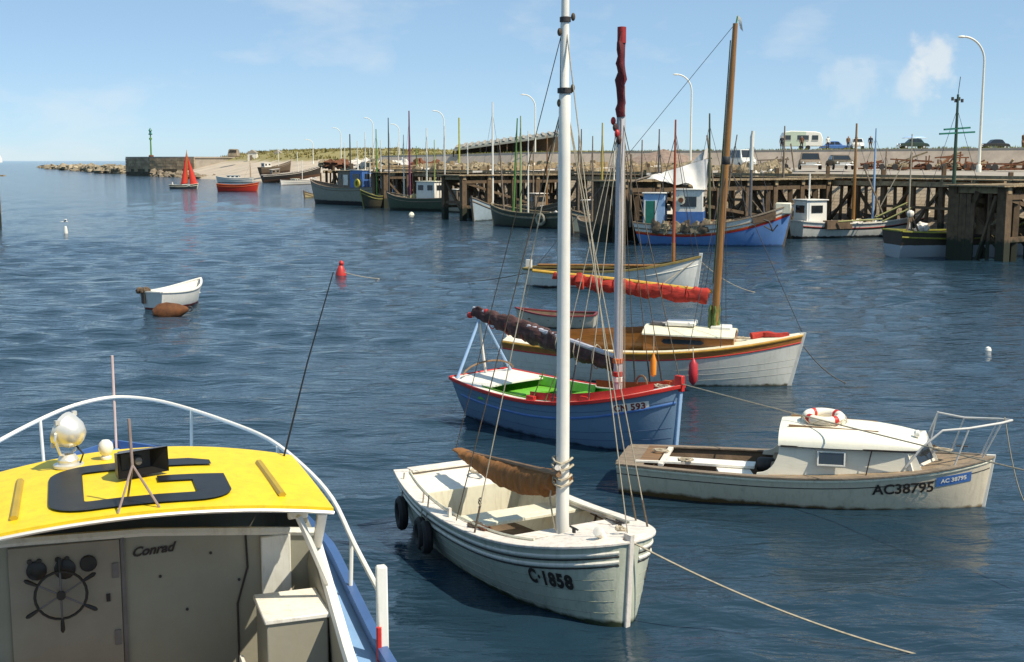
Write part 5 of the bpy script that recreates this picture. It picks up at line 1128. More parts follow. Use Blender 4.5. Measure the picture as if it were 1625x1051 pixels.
def gheight(v):                                          # rough height of the slip under a point
    best = 1e9; z = 0
    for i in range(0, NQ+1, 2):
        for p in rows[i]:
            d = (p[0]-v.x)**2+(p[1]-v.y)**2
            if d < best: best = d; z = p[2]
    return z
rnd = random.Random(21); b = MB()
for i in range(1500):                                     # scrub on the headland
    q = rnd.random(); d = rnd.uniform(27, 75); p = footpt(q)+inl*d; j = min(NQ, int(q*NQ)); z = float(np.interp(d, [a for a, _ in prof], [c_ for _, c_ in prof]))*float(np.interp(q, [0, .25, .5, .8, 1], [.72, .84, 1.10, 1.16, .95]))
    r_ = rnd.uniform(.4, 1.3)
    for k in range(7):
        a = rnd.random()*6.28; v = Vector((p.x+rnd.uniform(-r_, r_), p.y+rnd.uniform(-r_, r_), z-.1)); dd = Vector((math.cos(a), math.sin(a), 0))*rnd.uniform(.2, .45)
        b.add([v-dd, v+dd, v+Vector((rnd.uniform(-.3, .3), 0, rnd.uniform(.4, 1.0)*r_))], [(0, 1, 2)])
tag(b.build('headland_scrub', mat('scrub', (.21, .18, .06), .95, .45, .1), None, flat=True), 'low yellow-green scrub on top of the headland', 'scrub', None, 'stuff')
def jetty():
    A = P(195, 279); Y0 = A.y; rt = thing('jetty_head', 'square dark stone jetty head at the harbour mouth', 'jetty', (A.x+10, Y0, 0)); inv = ROOT[rt.name].inverted()
    zt = zat(Y0, 249); pl = [Vector((A.x, Y0+4, 0)), Vector((A.x+12, Y0-6, 0)), Vector((A.x+30, Y0-14, 0)), Vector((A.x+60, Y0+20, 0)), Vector((A.x+20, Y0+45, 0))]
    n = 0
    zc = np.linspace(-1.5, zt-.5, 9)
    for e in range(5):                                   # big coursed blocks, each its own stone, on the faces one sees
        p, q = pl[e], pl[(e+1) % 5]; Lw = (q-p).length; d = (q-p)/Lw; nr = Vector((d.y, -d.x, 0))
        if e in (0, 1, 4):
            for c_ in range(8):
                x = -(c_ % 2)*1.1
                while x < Lw:
                    x0, x1 = max(0, x+.04), min(Lw, x+2.2-.04); x += 2.2
                    if x1-x0 < .2: continue
                    z0, z1 = zc[c_]+.03, zc[c_+1]-.03; o = .12*rnd.random(); b = MB()
                    b.add([inv @ (p+d*xx+nr*oo+Vector((0, 0, zz))) for xx in (x0, x1) for oo, zz in ((o, z0), (o, z1), (-.6, z1), (-.6, z0))], [(0, 1, 5, 4), (1, 2, 6, 5), (0, 4, 7, 3), (0, 3, 2, 1), (4, 5, 6, 7)])
                    b.build('stone_block', 'jettywet' if c_ < 3 or (c_ == 3 and rnd.random() < .5) else 'jettystone' if rnd.random() < .6 else 'jettystone2', rt, flat=True)
    b = MB(); b.add([inv @ (p+(Vector((A.x+20, Y0+12, 0))-p)*.015+Vector((0, 0, z))) for z in (-1.5, zt-.5) for p in pl], [(0, 1, 6, 5), (1, 2, 7, 6), (2, 3, 8, 7), (3, 4, 9, 8), (4, 0, 5, 9), (5, 6, 7, 8, 9)]); b.build('jetty_core', 'concrete', rt)
    b = MB(); b.prism([(p.x, p.y) for p in pl], lambda x, y, z: inv @ Vector((x, y, z)), zt-.48, zt); b.build('coping', 'concrete', rt)
    p = PY(240, 249, Y0+5); bc = thing('harbour_beacon', 'green harbour light on a thin post on the jetty head', 'beacon', (p.x, Y0+5, zt))
    hg = zat(Y0+5, 203)-zt; MB().tube([(0, 0, 0), (0, 0, hg-2.6)], [.34, .24], 8).build('post', 'lampgreen', bc); MB().lathe([(.5, 0), (.75, .2), (.75, .4), (.4, .5), (.4, 1.4), (.7, 1.5), (.3, 2.2), (.08, 2.6)], (0, 0, hg-2.6), n=10).build('lantern', 'greenpaint', bc)
    MB().lathe([(.9, 0), (.9, .5), (.5, .7)], (0, 0, 0), n=10).build('plinth', 'rust', bc); MB().lathe([(.55, 0), (.55, .7)], (0, 0, hg-4.4), n=8).build('gallery', 'lampgreen', bc)
defm('jettystone', (.31, .235, .15), .95, .35, .5, .5, dirt=.5, dirtcol=(.09, .07, .04)); defm('jettystone2', (.38, .29, .19), .95, .35, .5, .5, dirt=.4, dirtcol=(.1, .08, .05))
defm('jettywet', (.085, .07, .045), .9, .4, .6, .5)
jetty()
def rock_mesh(bm_, c, r, seed): bm_.ell(c, (r*random.uniform(.8, 1.5), r*random.uniform(.8, 1.3), r*random.uniform(.55, .9)), 7, 5, .9, seed)
b = MB(); A, Bq = Vector((-372, 985, 0)), Vector((-150, 520, 0))
for i in range(520):
    q = random.random()**.7; p = A.lerp(Bq, q); w = 4+12*q; p += Vector((random.uniform(-w, w), random.uniform(-w, w), 0)); hgt = (0.1+2.4*min(1, q*2.2))*(1-.5*abs(random.gauss(0, .5)))
    rock_mesh(b, (p.x, p.y, max(.1, hgt*random.random())), random.uniform(.8, 2.3), i)
tag(b.build('rock_spit', mat('spitrock', (.33, .27, .18), .95, .4, .12, .6, dirt=.6, dirtcol=(.1, .08, .05)), None, flat=True), 'low rocky spit running out beyond the jetty head', 'rocks', None, 'stuff')
b = MB()
for i in range(130):
    q = random.uniform(.52, 1.0); p = footpt(q)+inl*random.uniform(-2, 5); rock_mesh(b, (p.x, p.y, random.uniform(-.2, .8)), random.uniform(.5, 1.6), i)
tag(b.build('shore_rocks', 'rock', None, flat=True), 'dark boulders at the foot of the slipway by the jetty', 'rocks', None, 'stuff')
# low bunker and pale sheds on the headland
p = PY(371, 241, 420); rt = thing('bunker', 'low dark concrete bunker on top of the headland', 'bunker', (p.x, 420, p.z-2)); MB().box((0, 0, 1.6), (3.8, 4, 2.6), taper=.75).build('bunker_body', 'rock', rt, .3); MB().box((.2, -1.85, 2.3), (2.2, .3, .5)).build('slit', 'iron', rt)
for px, w, lab in ((401, 3.0, 'small white hut on the headland beside the bunker'), (441, 2.2, 'tiny cream hut on the headland towards the lamps')):
    p = PY(px, 242, 430); rt = thing('hut', lab, 'hut', (p.x, 430, p.z-3.2)); MB().box((0, 0, 1.5), (w, 3, 3)).build('wall', 'white', rt); MB().prism([(-w/2-.2, 3), (w/2+.2, 3), (0, 4.1)], lambda a, z, d: (a, d, z), -1.7, 1.7).build('roof', 'concrete', rt); MB().box((-.3, -1.5, 1.3), (.9, .06, 1.9)).build('door', 'woodgrey', rt)

# ------------------------------------------------------------------ craft off the slipway
def simple_boat(name, label, bow, st, B, fs, fm, fb, hm, cat='boat', rail='wood', inner='deckwhite', **kw):
    return workboat(name, label, bow, st, B, fs, fm, fb, hm, cat, rail, inner, inner, **kw)
hr = banded('redboat_hull', (.50, .035, .02), (.2, .02, .015), .05, .5, .3, (.3, .05, .02), .05)
rt, h = simple_boat('rowing_boat', 'bright red open boat with orange gunwale moored near the slip', P(411, 304), P(345, 304), 2.2, 1.35, 1.15, 1.6, hr, rail='orange', inner='orange')
for x in (-1.6, 0, 1.6): h.cross(x, .95, .4, .08).build('thwart', 'orange', rt)
hw = banded('farwhite_hull', (.74, .72, .66), (.15, .12, .1), .1, .5, .3, (.4, .35, .3), .05)
rt, h = simple_boat('yacht', 'white moored yacht with bare masts behind the red open boat', P(343, 290), P(402, 290), 2.5, 1.3, 1.1, 1.6, hw, 'yacht', rail='white', inner='deckwhite')
house(rt, .3, 0, 3.2, 1.6, .9, .9, 'white_clean', 'white_clean', 3, name='cabin'); mast_on(rt, h, 397, 258, 'mastwood', .10)
rt, h = simple_boat('yacht', 'low white motor yacht nosing towards the black beached hull', P(445, 294), P(499, 292), 2.2, 1.5, .95, 1.1, hw, 'yacht', rail='deckwhite', inner='deckwhite')
MB().tube([(-2.2, 0, 1), (-2.25, 0, 5.6)], .09, 7).build('mast', 'white_clean', rt); house(rt, 1.2, 0, 2.0, 1.3, .6, .7, 'white_clean', 'cream', 2, name='cabin')
ht = banded('tan_hull', (.50, .42, .22), (.1, .08, .04), .05, .6, .4); rt, h = simple_boat('dinghy', 'small tan dinghy lying off the wharf-end boat', P(482, 314), P(508, 313), 1.1, .6, .5, .95, ht, 'dinghy', inner='deckwhite')
lumps(rt, -.2, 0, .4, .35, 'deckwhite', 3)
hbk = banded('beached_black', (.025, .022, .02), (.10, .05, .03), .4, .6, .35, (.1, .08, .05), .1)
for bow, st, lab, B, f, tilt, dz, up in ((PY(512, 268, 322), PY(416, 287, 314), 'long black beached hull with pale deck hauled up the slip', 3.6, 1.7, .10, .35, 1), (PY(463, 258, 345), PY(412, 266, 338), 'brown beached hulk with a cabin higher up the slip', 3.2, 1.9, .08, 2.2, 1)):
    rt, h = workboat('beached_boat', lab, Vector((bow.x, bow.y, 0)), Vector((st.x, st.y, 0)), B, f, f*.9, f*1.5, hbk if up and dz < 1 else banded('beached_brown', (.10, .07, .045), (.05, .03, .02), .4, .7, .5), 'boat', 'deckwhite' if dz < 1 else 'woodgrey', 'deckwhite' if dz < 1 else 'woodgrey', d=.6)
    rt.rotation_euler = (0, -tilt, rt.rotation_euler.z); c_ = rt.location; rt.location.z = max(gheight(c_)+.55, dz)
    house(rt, -h.L*.28, 0, 2.2, 1.7, f*.7, 1.6, 'white' if dz > 1 else 'woodgrey', 'deckwhite', 2, name='cabin')
    MB().tube([(h.L*.1, 0, f*.6), (h.L*.1+.3, 0, f*.6+5.5)], .09, 7).build('mast', 'lamppaint', rt)
    for x in (-h.L*.3, h.L*.25): MB().box((x, 0, -.75), (.5, 2.2, .5)).build('cradle', 'woodgrey', rt)

def red_sailer():
    bow, st = P(315, 299.6), P(269.5, 299.6); hs_ = banded('sailer_hull', (.05, .05, .05), (.03, .03, .03), .02, .5, .3)
    rt, h = workboat('sailing_boat', 'small dark sailing boat under red mainsail and jib', bow, st, 1.7, .75, .7, 1.0, hs_, 'sailing boat', 'cream', 'woodgrey')
    Y = bow.y; x = lambda px: loc(rt, PY(px, 290, Y)).x; zt = zat(Y, 238); xm = x(298); sm = mat('sailred', (.62, .045, .025), .85, .12, 1.2, .2)
    MB().tube([(xm, 0, .4), (xm, 0, zt)], [.08, .05], 7).build('mast', mat('mastyellow', (.6, .4, .05), .5), rt)
    def sail(pts, name, belly):
        a, b_, c_ = [Vector(p) for p in pts]; n = 10; rows = []
        for i in range(n+1):
            l, r_ = a.lerp(b_, i/n), a.lerp(c_, i/n); rows.append([l.lerp(r_, j/n)+Vector((0, belly*math.sin(math.pi*j/n)*(i/n), 0)) for j in range(n+1)])
        MB().grid(rows).build(name, sm, rt)
    zb = zat(Y, 291); sail(((xm-.05, 0, zt-.2), (xm-.08, 0, zb), (x(287.5), -.3, zb-.15)), 'mainsail', -.35); sail(((xm+.08, 0, zt-1.0), (x(314), 0, .95), (x(302), -.4, zb-.2)), 'jib', -.3)
    MB().tube([(xm, 0, zb-.05), (x(286), -.3, zb-.2)], .05, 6).build('boom', 'wood', rt); shroud(rt, (h.L/2-.1, 0, 1.0), (xm, 0, zt-.6), .02, 'wire', 'forestay')
    MB().box((.6, -.75, .72), (1.6, .1, .25)).build('dodger', 'white_clean', rt)
    return wld(rt, (x(274), .0, .55)), rt
sail_pos, _ = red_sailer()

# ------------------------------------------------------------------ people
def person(label, p, rz, shirt, trousers, sit=False, hgt=1.72, coat=False):
    k = hgt/1.72; V3 = lambda *a: Vector(a)*k
    if sit: J = dict(pel=V3(0, 0, .12), che=V3(.03, 0, .48), nec=V3(.05, 0, .66), hed=V3(.07, 0, .80), top=V3(.07, 0, .88), hl=V3(.05, .1, .1), hr=V3(.05, -.1, .1), kl=V3(.48, .12, .14), kr=V3(.48, -.12, .14), al=V3(.52, .12, -.28), ar=V3(.52, -.12, -.28), fl=V3(.66, .13, -.3), fr=V3(.66, -.13, -.3), sl=V3(.03, .19, .58), sr=V3(.03, -.19, .58), el=V3(.1, .25, .34), er=V3(.1, -.25, .34), wl=V3(.32, .2, .26), wr=V3(.32, -.2, .26), dl=V3(.40, .19, .26), dr=V3(.40, -.19, .26))
    else: J = dict(pel=V3(0, 0, .94), che=V3(0, 0, 1.28), nec=V3(.01, 0, 1.46), hed=V3(.03, 0, 1.58), top=V3(.03, 0, 1.67), hl=V3(0, .1, .9), hr=V3(0, -.1, .9), kl=V3(.03, .11, .5), kr=V3(.02, -.11, .5), al=V3(0, .11, .08), ar=V3(-.02, -.11, .08), fl=V3(.16, .12, .03), fr=V3(.14, -.12, .03), sl=V3(0, .19, 1.40), sr=V3(0, -.19, 1.40), el=V3(-.02, .25, 1.12), er=V3(-.02, -.25, 1.12), wl=V3(.1, .24, .88), wr=V3(.1, -.24, .88), dl=V3(.14, .235, .80), dr=V3(.14, -.235, .80))
    E = [('pel', 'che'), ('che', 'nec'), ('nec', 'hed'), ('hed', 'top'), ('pel', 'hl'), ('hl', 'kl'), ('kl', 'al'), ('al', 'fl'), ('pel', 'hr'), ('hr', 'kr'), ('kr', 'ar'), ('ar', 'fr'), ('che', 'sl'), ('sl', 'el'), ('el', 'wl'), ('wl', 'dl'), ('che', 'sr'), ('sr', 'er'), ('er', 'wr'), ('wr', 'dr')]
    rad = dict(pel=.15, che=.155, nec=.06, hed=.10, top=.075, hl=.10, hr=.10, kl=.065, kr=.065, al=.045, ar=.045, fl=.04, fr=.04, sl=.07, sr=.07, el=.048, er=.048, wl=.035, wr=.035, dl=.035, dr=.035)
    if coat: rad.update(pel=.24, hl=.2, hr=.2, kl=.16, kr=.16, che=.2)
    ks = list(J); me = bpy.data.meshes.new('body'); me.from_pydata([J[n] for n in ks], [(ks.index(a), ks.index(c_)) for a, c_ in E], []); ob = bpy.data.objects.new('body', me); COL.objects.link(ob)
    md = ob.modifiers.new('s', 'SKIN'); sv = me.skin_vertices[0].data
    for i, n in enumerate(ks): sv[i].radius = (rad[n]*k, rad[n]*k); sv[i].use_root = n == 'pel'
    su = ob.modifiers.new('u', 'SUBSURF'); su.levels = 1; su.render_levels = 1; bpy.context.view_layer.update()
    m2 = bpy.data.meshes.new_from_object(ob.evaluated_get(bpy.context.evaluated_depsgraph_get())); bpy.data.objects.remove(ob)
    for q in (M[shirt], M[trousers], M['skin'], M['hair']): m2.materials.append(q)
    zn, zp, zh = J['nec'].z+.03, J['pel'].z+.02, J['hed'].z+.03
    for f in m2.polygons:
        c_ = f.center; i = 0
        if c_.z > zh and c_.x < J['hed'].x+.05 or c_.z > J['top'].z: i = 3
        elif c_.z > zn: i = 2
        elif min((c_-J['dl']).length, (c_-J['dr']).length) < .09: i = 2
        elif (c_.z < zp and not sit and abs(c_.y) < .21) or (sit and c_.x > .16 and c_.z < .24): i = 0 if coat and c_.z > .45 else 1
        f.material_index = i; f.use_smooth = True
    rt = thing('person', label, 'person', p, rz); o = bpy.data.objects.new('body', m2); COL.objects.link(o); o.parent = rt
    hd = J['hed']; MB().ell(hd+Vector((.115, 0, -.01)), (.025, .018, .03), 6, 4).build('nose', 'skin', rt); return rt
person('person in a white shirt sitting in the stern of the red-sailed boat', sail_pos, math.pi, 'cloth_white', 'cloth_dark', True)
def prom(px, Y): return Vector(((px-812.5)/F*Y, Y, float(np.interp(Y, (128, 150, 166, 172, 185), (6.6, 6.72, 6.98, 7.08, 7.12)))))
for px, Y, sh, tr, lab, ct in ((1236, 150, 'cloth_dark', 'cloth_dark', 'person in dark clothes standing on the promenade beside the caravan door', False), (1308, 150, 'cloth_white', 'cloth_dark', 'person in a white shirt standing near the blue car', False), (1340, 148, 'cloth_brown', 'cloth_dark', 'person in brown standing by the white car', False),
                               (1375, 147, 'cloth_dark', 'cloth_brown', 'person in dark top and brown trousers behind the wall grass', False), (1267, 152, 'rust', 'cloth_dark', 'person in rust jacket standing in front of the caravan window', False), (1616, 128, 'cloth_brown', 'cloth_brown', 'person in a long brown coat on the promenade at the wall', True)):
    person(lab, prom(px, Y), -1.6+.3*math.sin(px), sh, tr, False, 1.72 if not ct else 1.8, ct)

# ------------------------------------------------------------------ vehicles
def car(label, p, rz, paint, name='parked_car', L=4.1, Wd=1.58, hg=1.46, kind='saloon', group=None, cat='car'):
    rt = thing(name, label, cat, p, rz, group); w = Wd/2
    if kind == 'van': low = [(-L/2, .35), (-L/2, 1.0), (L/2-.25, 1.0), (L/2, .80), (L/2, .35)]; cab = [(-L/2+.02, 1.0), (-L/2+.1, hg), (L/2-.75, hg), (L/2-.3, 1.0)]
    else: low = [(-L/2, .38), (-L/2+.03, .66), (-L/2+.35, .84), (-L/2+.9, .92), (.55, .93), (L/2-.75, .90), (L/2-.15, .80), (L/2, .62), (L/2, .38)]; cab = [(-L/2+.75, .90), (-L/2+1.15, hg-.06), (-L/2+1.6, hg), (.15, hg), (.42, hg-.06), (.95, .91)]
    pr = lambda a, z, d: (a, d*(1-.06*max(0, abs(a)/(L/2)-.6)), z)
    MB().prism(low, pr, -w, w).build('body', paint, rt, .06)
    b = MB(); n = len(cab); zs = [q[1] for q in cab]; lo_, hi_ = min(zs), max(zs)
    for sd_ in (-1, 1): b.v += [(a, sd_*(w-.06-.13*(z-lo_)/(hi_-lo_)), z) for a, z in cab]
    b.f += [tuple(range(n-1, -1, -1)), tuple(range(n, 2*n))]+[(i, (i+1) % n, n+(i+1) % n, n+i) for i in range(n)]; b.build('cabin', paint, rt, .04)
    yb = lambda z: w-.06-.13*(z-lo_)/(hi_-lo_)+.006
    x0, x1 = cab[0][0]+.28, cab[-1][0]-.28; zl, zu = lo_+.07, hi_-.10; nwin = 2 if kind != 'van' else 3
    for sd_ in (1, -1):
        for k in range(nwin):
            a0, a1 = x0+(x1-x0)*k/nwin+.04, x0+(x1-x0)*(k+1)/nwin-.04; sh0 = .22 if k == 0 else 0; sh1 = .22 if k == nwin-1 else 0
            b = MB(); b.add([(a0, sd_*yb(zl), zl), (a1, sd_*yb(zl), zl), (a1-sh1, sd_*yb(zu), zu), (a0+sh0, sd_*yb(zu), zu)], [(0, 1, 2, 3)]); b.build('side_window', 'glass', rt)
        for xx in (-L/2+.82, L/2-.72):
            wh = MB().lathe([(.05, -.07), (.27, -.08), (.31, -.05), (.31, .05), (.27, .08), (.05, .07)], (xx, sd_*(w-.06), .31), (0, 1, 0), 14).build('wheel', 'rubber', rt); MB().lathe([(.15, 0), (.15, .03), (.05, .04)], (xx, sd_*(w+.02), .31), (0, sd_, 0), 12).build('hub_cap', 'chrome', wh)
        MB().lathe([(.09, 0), (.09, .04), (.05, .06)], (L/2-.02, sd_*(w-.26), .66), (1, 0, .1), 10).build('headlight', 'chrome', rt)
    def slope(i0, i1, nm):
        a, c_ = Vector((cab[i0][0], 0, cab[i0][1])), Vector((cab[i1][0], 0, cab[i1][1])); q0, q1 = a.lerp(c_, .1), a.lerp(c_, .92); nrm = Vector((c_.z-a.z, 0, -(c_.x-a.x))).normalized(); nrm = nrm if (nrm.x > 0) == (i0 > 1) else -nrm
        MB().add([q+Vector((0, s_*(yb(q.z)-.09), 0))+nrm*.012 for q, s_ in ((q0, -1), (q0, 1), (q1, 1), (q1, -1))], [(0, 1, 2, 3)]).build(nm, 'glass', rt)
    slope(n-1, n-2, 'windscreen'); slope(0, 1, 'rear_window')
    for xx in (-L/2-.04, L/2+.04): MB().box((xx, 0, .45), (.09, Wd*.96, .12)).build('bumper', 'chrome', rt, .02)
    MB().box((L/2+.005, 0, .60), (.05, Wd*.5, .18)).build('grille', 'chrome', rt); return rt
defm('carbrown', (.11, .085, .05), .5, .3, 4)
dg = mat('cargreen', (.018, .045, .035), .25, .1, 2, coat=.6); dk2 = mat('cardark', (.02, .022, .025), .22, .1, 2, coat=.6); cw = mat('carwhite', (.68, .68, .62), .3, .05, 2, coat=.4)
c1 = car('dark green car carrying a small boat on its roof', prom(1442, 172)-Vector((0, 0, .05)), math.pi+.1, dg)
bt = thing('roof_boat', 'small pale blue boat upside down on the roof of the dark green car', 'boat', prom(1444, 172)+Vector((0, 0, 1.48)), .1)
b = MB(); b.grid([[(x, .55*(1-abs(x/1.75)**2.2)*math.cos(a), .30*math.sin(a)*(1-abs(x/1.8)**4)) for a in np.linspace(0, math.pi, 9)] for x in np.linspace(-1.74, 1.74, 15)]); b.build('upturned_hull', 'paleblue', bt); MB().box((0, 0, -.0), (3.3, .9, .05)).build('thwart_board', 'white', bt)
for x in (-.7, .6): MB().box((x, 0, -.02), (.06, 1.2, .06)).build('roof_bar', 'iron', bt)
car('black saloon parked by itself on the promenade', prom(1570, 182), math.pi+.05, dk2); car('blue car seen over the promenade grass', prom(1319, 175)-Vector((0, 0, .35)), 0, 'bluepaint'); car('white car behind the brown mast on the promenade', prom(1354, 168), math.pi/2-.2, cw)
car('white van parked at the foot of the promenade wall', Vector(((1171-812.5)/F*132, 132, 4.72)), -1.25, cw, 'parked_van', 4.0, 1.7, 1.95, 'van', None, 'van')
car('grey-brown truck-like car facing the water on the quay', Vector(((1281-812.5)/F*119, 119, 4.65)), -1.75, 'woodgrey', 'parked_car', 3.9, 2.0, 1.65); car('worn olive-brown car facing the water on the quay', Vector(((1328-812.5)/F*118, 118, 4.65)), -1.6, 'carbrown', 'parked_car', 4.0, 1.9, 1.4)
def caravan():
    p = prom(1266, 166)-Vector((0, 0, .1)); rt = thing('caravan', 'white caravan, pale green over its left half, with square windows on the promenade', 'caravan', p, 0); cg = mat('vangreen', (.50, .58, .46), .4, .05, 2)
    pr = [(-2.6, .5), (-2.62, 1.8), (-2.35, 2.35), (-1.6, 2.52), (1.7, 2.42), (2.35, 2.25), (2.66, 1.5), (2.62, .5)]
    MB().prism(pr, lambda a, z, d: (a, d, z), -1.05, 1.05).build('body', 'white_clean', rt, .08)
    MB().prism([(-2.55, .55), (-2.58, 1.8), (-2.32, 2.30), (-1.6, 2.44), (.4, 2.40), (.4, .55)], lambda a, z, d: (a, d, z), -1.075, -1.04).build('side_left_half', cg, rt)  # left half of the near side coloured pale green over the white
    for x, w in ((-2.0, .75), (.0, 1.5), (1.6, .8)):
        wd_ = MB().box((x, -1.08, 1.62), (w, .04, .62)).build('window', 'glass', rt); MB().box((x, -1.10, 1.29), (w+.1, .05, .06)).build('window_sill', 'chrome', wd_)
    for x in (-.2, .7): MB().lathe([(.05, -.1), (.3, -.1), (.33, 0), (.3, .1), (.05, .1)], (x, -.95, .33), (0, 1, 0), 12).build('wheel', 'rubber', rt)
    MB().tube([(2.6, 0, .5), (3.6, 0, .45)], .06, 6).build('tow_bar', 'iron', rt)
caravan()

# ------------------------------------------------------------------ sheds, heaps and gear on the quay
def shed():
    p = prom(812, 235); rt = thing('open_shed', 'long dark open-sided shed with sloping grey roof behind the quay', 'shed', (0, 235, 6.4)); X = lambda px: (px-812.5)/F*235
    z0, z1 = zat(235, 240)-6.4, zat(235, 217)-6.4; x0, x1 = X(722), X(888)
    b = MB(); b.add([(x0, -4, z0), (x1, -4, z1), (x1, 10, z1+.9), (x0, 10, z0+.9)]+[(x0, -4, z0+.35), (x1, -4, z1+.35), (x1, 10, z1+1.25), (x0, 10, z0+1.25)], [(3, 2, 1, 0), (4, 5, 6, 7), (0, 1, 5, 4), (1, 2, 6, 5), (2, 3, 7, 6), (3, 0, 4, 7)]); b.build('roof', mat('shedroof', (.24, .25, .22), .7, .2, .3), rt)
    for k in range(9): b = MB(); x = x0+(x1-x0)*k/8; z = z0+(z1-z0)*k/8; b.bar((x, -3.6, -.2), (x, -3.6, z), .25, .25); b.build('post', 'pile', rt)
    b = MB(); b.add([(x0, 9, -.2), (x1, 9, -.2), (x1, 9, z1+.8), (x0, 9, z0+.8)], [(0, 1, 2, 3)]); b.build('back_wall', 'bilge', rt)
    for k in range(16): x = x0+(x1-x0)*(k+.5)/16; z = z0+(z1-z0)*(k+.5)/16; MB().box((x, 3, z+1.02), (.5, 13.5, .03), rx=.064).build('roof_batten', 'concrete', rt)
shed()
rt = thing('gravel_heap', 'purple-brown gravel heap at the back of the quay', 'heap', Vector(((1050-812.5)/F*150, 150, 4.7)))
rows = []
for i in range(15):
    q = i/14; row = []
    for j in range(28):
        a = 2*math.pi*j/28; r_ = 4.6*q*(1+.12*math.sin(3*a)); row.append((r_*1.4*math.cos(a), r_*math.sin(a)*.8, 2.1*(1-q)**.8*(1+.1*mnoise.noise(Vector((a, q*3, 0))))))
    rows.append(row)
MB().grid(rows, True).build('gravel', mat('gravel', (.25, .18, .14), .95, .3, 2, .6), rt)
def gear(label, px, Y, w, hgt, seed, group=None, name='dredge_frame', m1='rust', m2='beam', zb=None, z=4.62):
    r = random.Random(seed); rt = thing(name, label, 'fishing gear', Vector(((px-812.5)/F*Y, Y, z)), r.uniform(-.2, .2), group)
    for y in (-.5, .5):
        MB().bar((-w/2, y, .12), (w/2, y, .12+r.uniform(0, .15)), .16, .16).build('runner', m1, rt)
        for k in range(3): x = -w/2+w*(k+.5)/3; MB().bar((x, y, .1), (x+r.uniform(-.3, .3), y, hgt*r.uniform(.45, .9)), .1, .1).build('upright', m1, rt)
        MB().bar((-w*.42, y, hgt*.6), (w*.45, y, hgt*r.uniform(.4, .75)), .12, .12).build('top_bar', m1, rt)
    for k in range(4): MB().bar((r.uniform(-w/2, 0), r.uniform(-.8, .6), r.uniform(.1, .5)), (r.uniform(0, w/2), r.uniform(-.6, .8), hgt*r.uniform(.4, 1.0)), .13, .15).build('timber', m2 if k % 2 else m1, rt)
    for k in range(2): lumps(rt, r.uniform(-w*.4, w*.4), 0, .2, hgt*.42, 'net' if k else m1, seed+k)
    for x in (-w*.35, w*.35): MB().lathe([(.05, -.06), (.28, -.06), (.3, 0), (.28, .06), (.05, .06)], (x, -.65, .3), (0, 1, 0), 12).build('roller', 'iron', rt)
    return rt
gear('rusty gear frame leaning against the wall below the dark green car', 1440, 118, 4.4, 1.7, 1); gear('tall rusty gear heap next to the green crosstree mast', 1503, 114, 3.2, 1.9, 2); gear('low rusty cart of gear near the person in the brown coat', 1594, 108, 3.8, 1.0, 3)
gear('brown gear frame between the white van and the truck-like car', 1222, 122, 3.4, 1.5, 4, m1='woodgrey'); gear('rusty gear frame beside the olive-brown car', 1378, 119, 2.2, 1.0, 5)
gear('small dark gear frame against the pale wall by the tall lamp', 1545, 112, 2.0, 1.0, 6)
rq = random.Random(77)
for i in range(80):                                      # heaps of net and stacks of timber along the wharf deck
    px = rq.uniform(545, 1235); o_ = rq.choice((-1.2, -2.0, -8, -12, -17, -22)); s = s_at(px, o_)
    if s > 92 or (150 > px > 0): continue
    ref = next(r_ for x_, r_ in ((600, 'the grey wharf-end boat'), (640, 'the slim outer pier head'), (720, 'the dark green fishing boat'), (760, 'the dark braced pier head'), (900, 'the long black-green boat'), (990, 'the narrow pier head'), (1080, 'the trawler deckhouse'), (1160, 'the trawler wheelhouse'), (1300, 'the trawler bow')) if px < x_)
    z = (4.2 if o_ > -6 else gz(o_)-.02); p = W(s, o_, z); kd = rq.random()
    if kd < .45:
        rt = thing('net_heap', 'tan heap of fishing nets on the wharf behind '+ref, 'net heap', p, rq.random()*3, 'net heaps on the wharf'); lumps(rt, 0, 0, 0, rq.uniform(.8, 1.7), 'net', i); lumps(rt, .6, .3, 0, rq.uniform(.5, .9), 'deckwhite' if rq.random() < .5 else 'beam', i+300, 'float_pile')
    elif kd < .75:
        rt = thing('timber_stack', 'rough stack of weathered timbers on the wharf behind '+ref, 'timber', p, rq.random()*.8, 'timber stacks on the wharf')
        for k in range(9): MB().bar((-2.2+rq.uniform(-.4, .4), -.5+.28*(k % 4), .12+.24*(k//4)), (2.2+rq.uniform(-.4, .4), -.5+.28*(k % 4)+rq.uniform(-.15, .15), .12+.24*(k//4)+rq.uniform(0, .15)), .2, .2).build('timber', 'beam' if k % 3 else 'deckwhite', rt)
    else:
        rt = thing('fish_crate', 'stack of pale wooden fish crates on the wharf behind '+ref, 'crates', p, rq.random()*3, 'crate stacks on the wharf')
        for k in range(5): MB().box((.75*(k % 2), rq.uniform(-.1, .1), .18+.34*(k//2)), (.7, .45, .32), rq.uniform(-.1, .1)).build('crate', 'deckwhite' if k % 2 else 'beam', rt, .02)
for i in range(16):                                      # pale heaps at the end of the quay
    px = rq.uniform(520, 700); Y = rq.uniform(236, 285) if px < 600 else rq.uniform(200, 236); p = Vector(((px-812.5)/F*Y, Y, 4.45)); c_ = ('tan', 'white', 'brown')[i % 3]
    rt = thing('net_heap', c_+' heap of nets and floats on the quay end below the street lamps', 'net heap', p, rq.random()*3, 'heaps on the quay end')
    lumps(rt, 0, 0, 0, rq.uniform(1.2, 2.2), ('net', 'deckwhite', 'rust')[i % 3], 500+i); lumps(rt, 1.2, .4, 0, rq.uniform(.8, 1.4), ('tarp', 'white', 'net')[i % 3] if ('tarp', 'white', 'net')[i % 3] in M else 'cream', 600+i, 'float_pile')
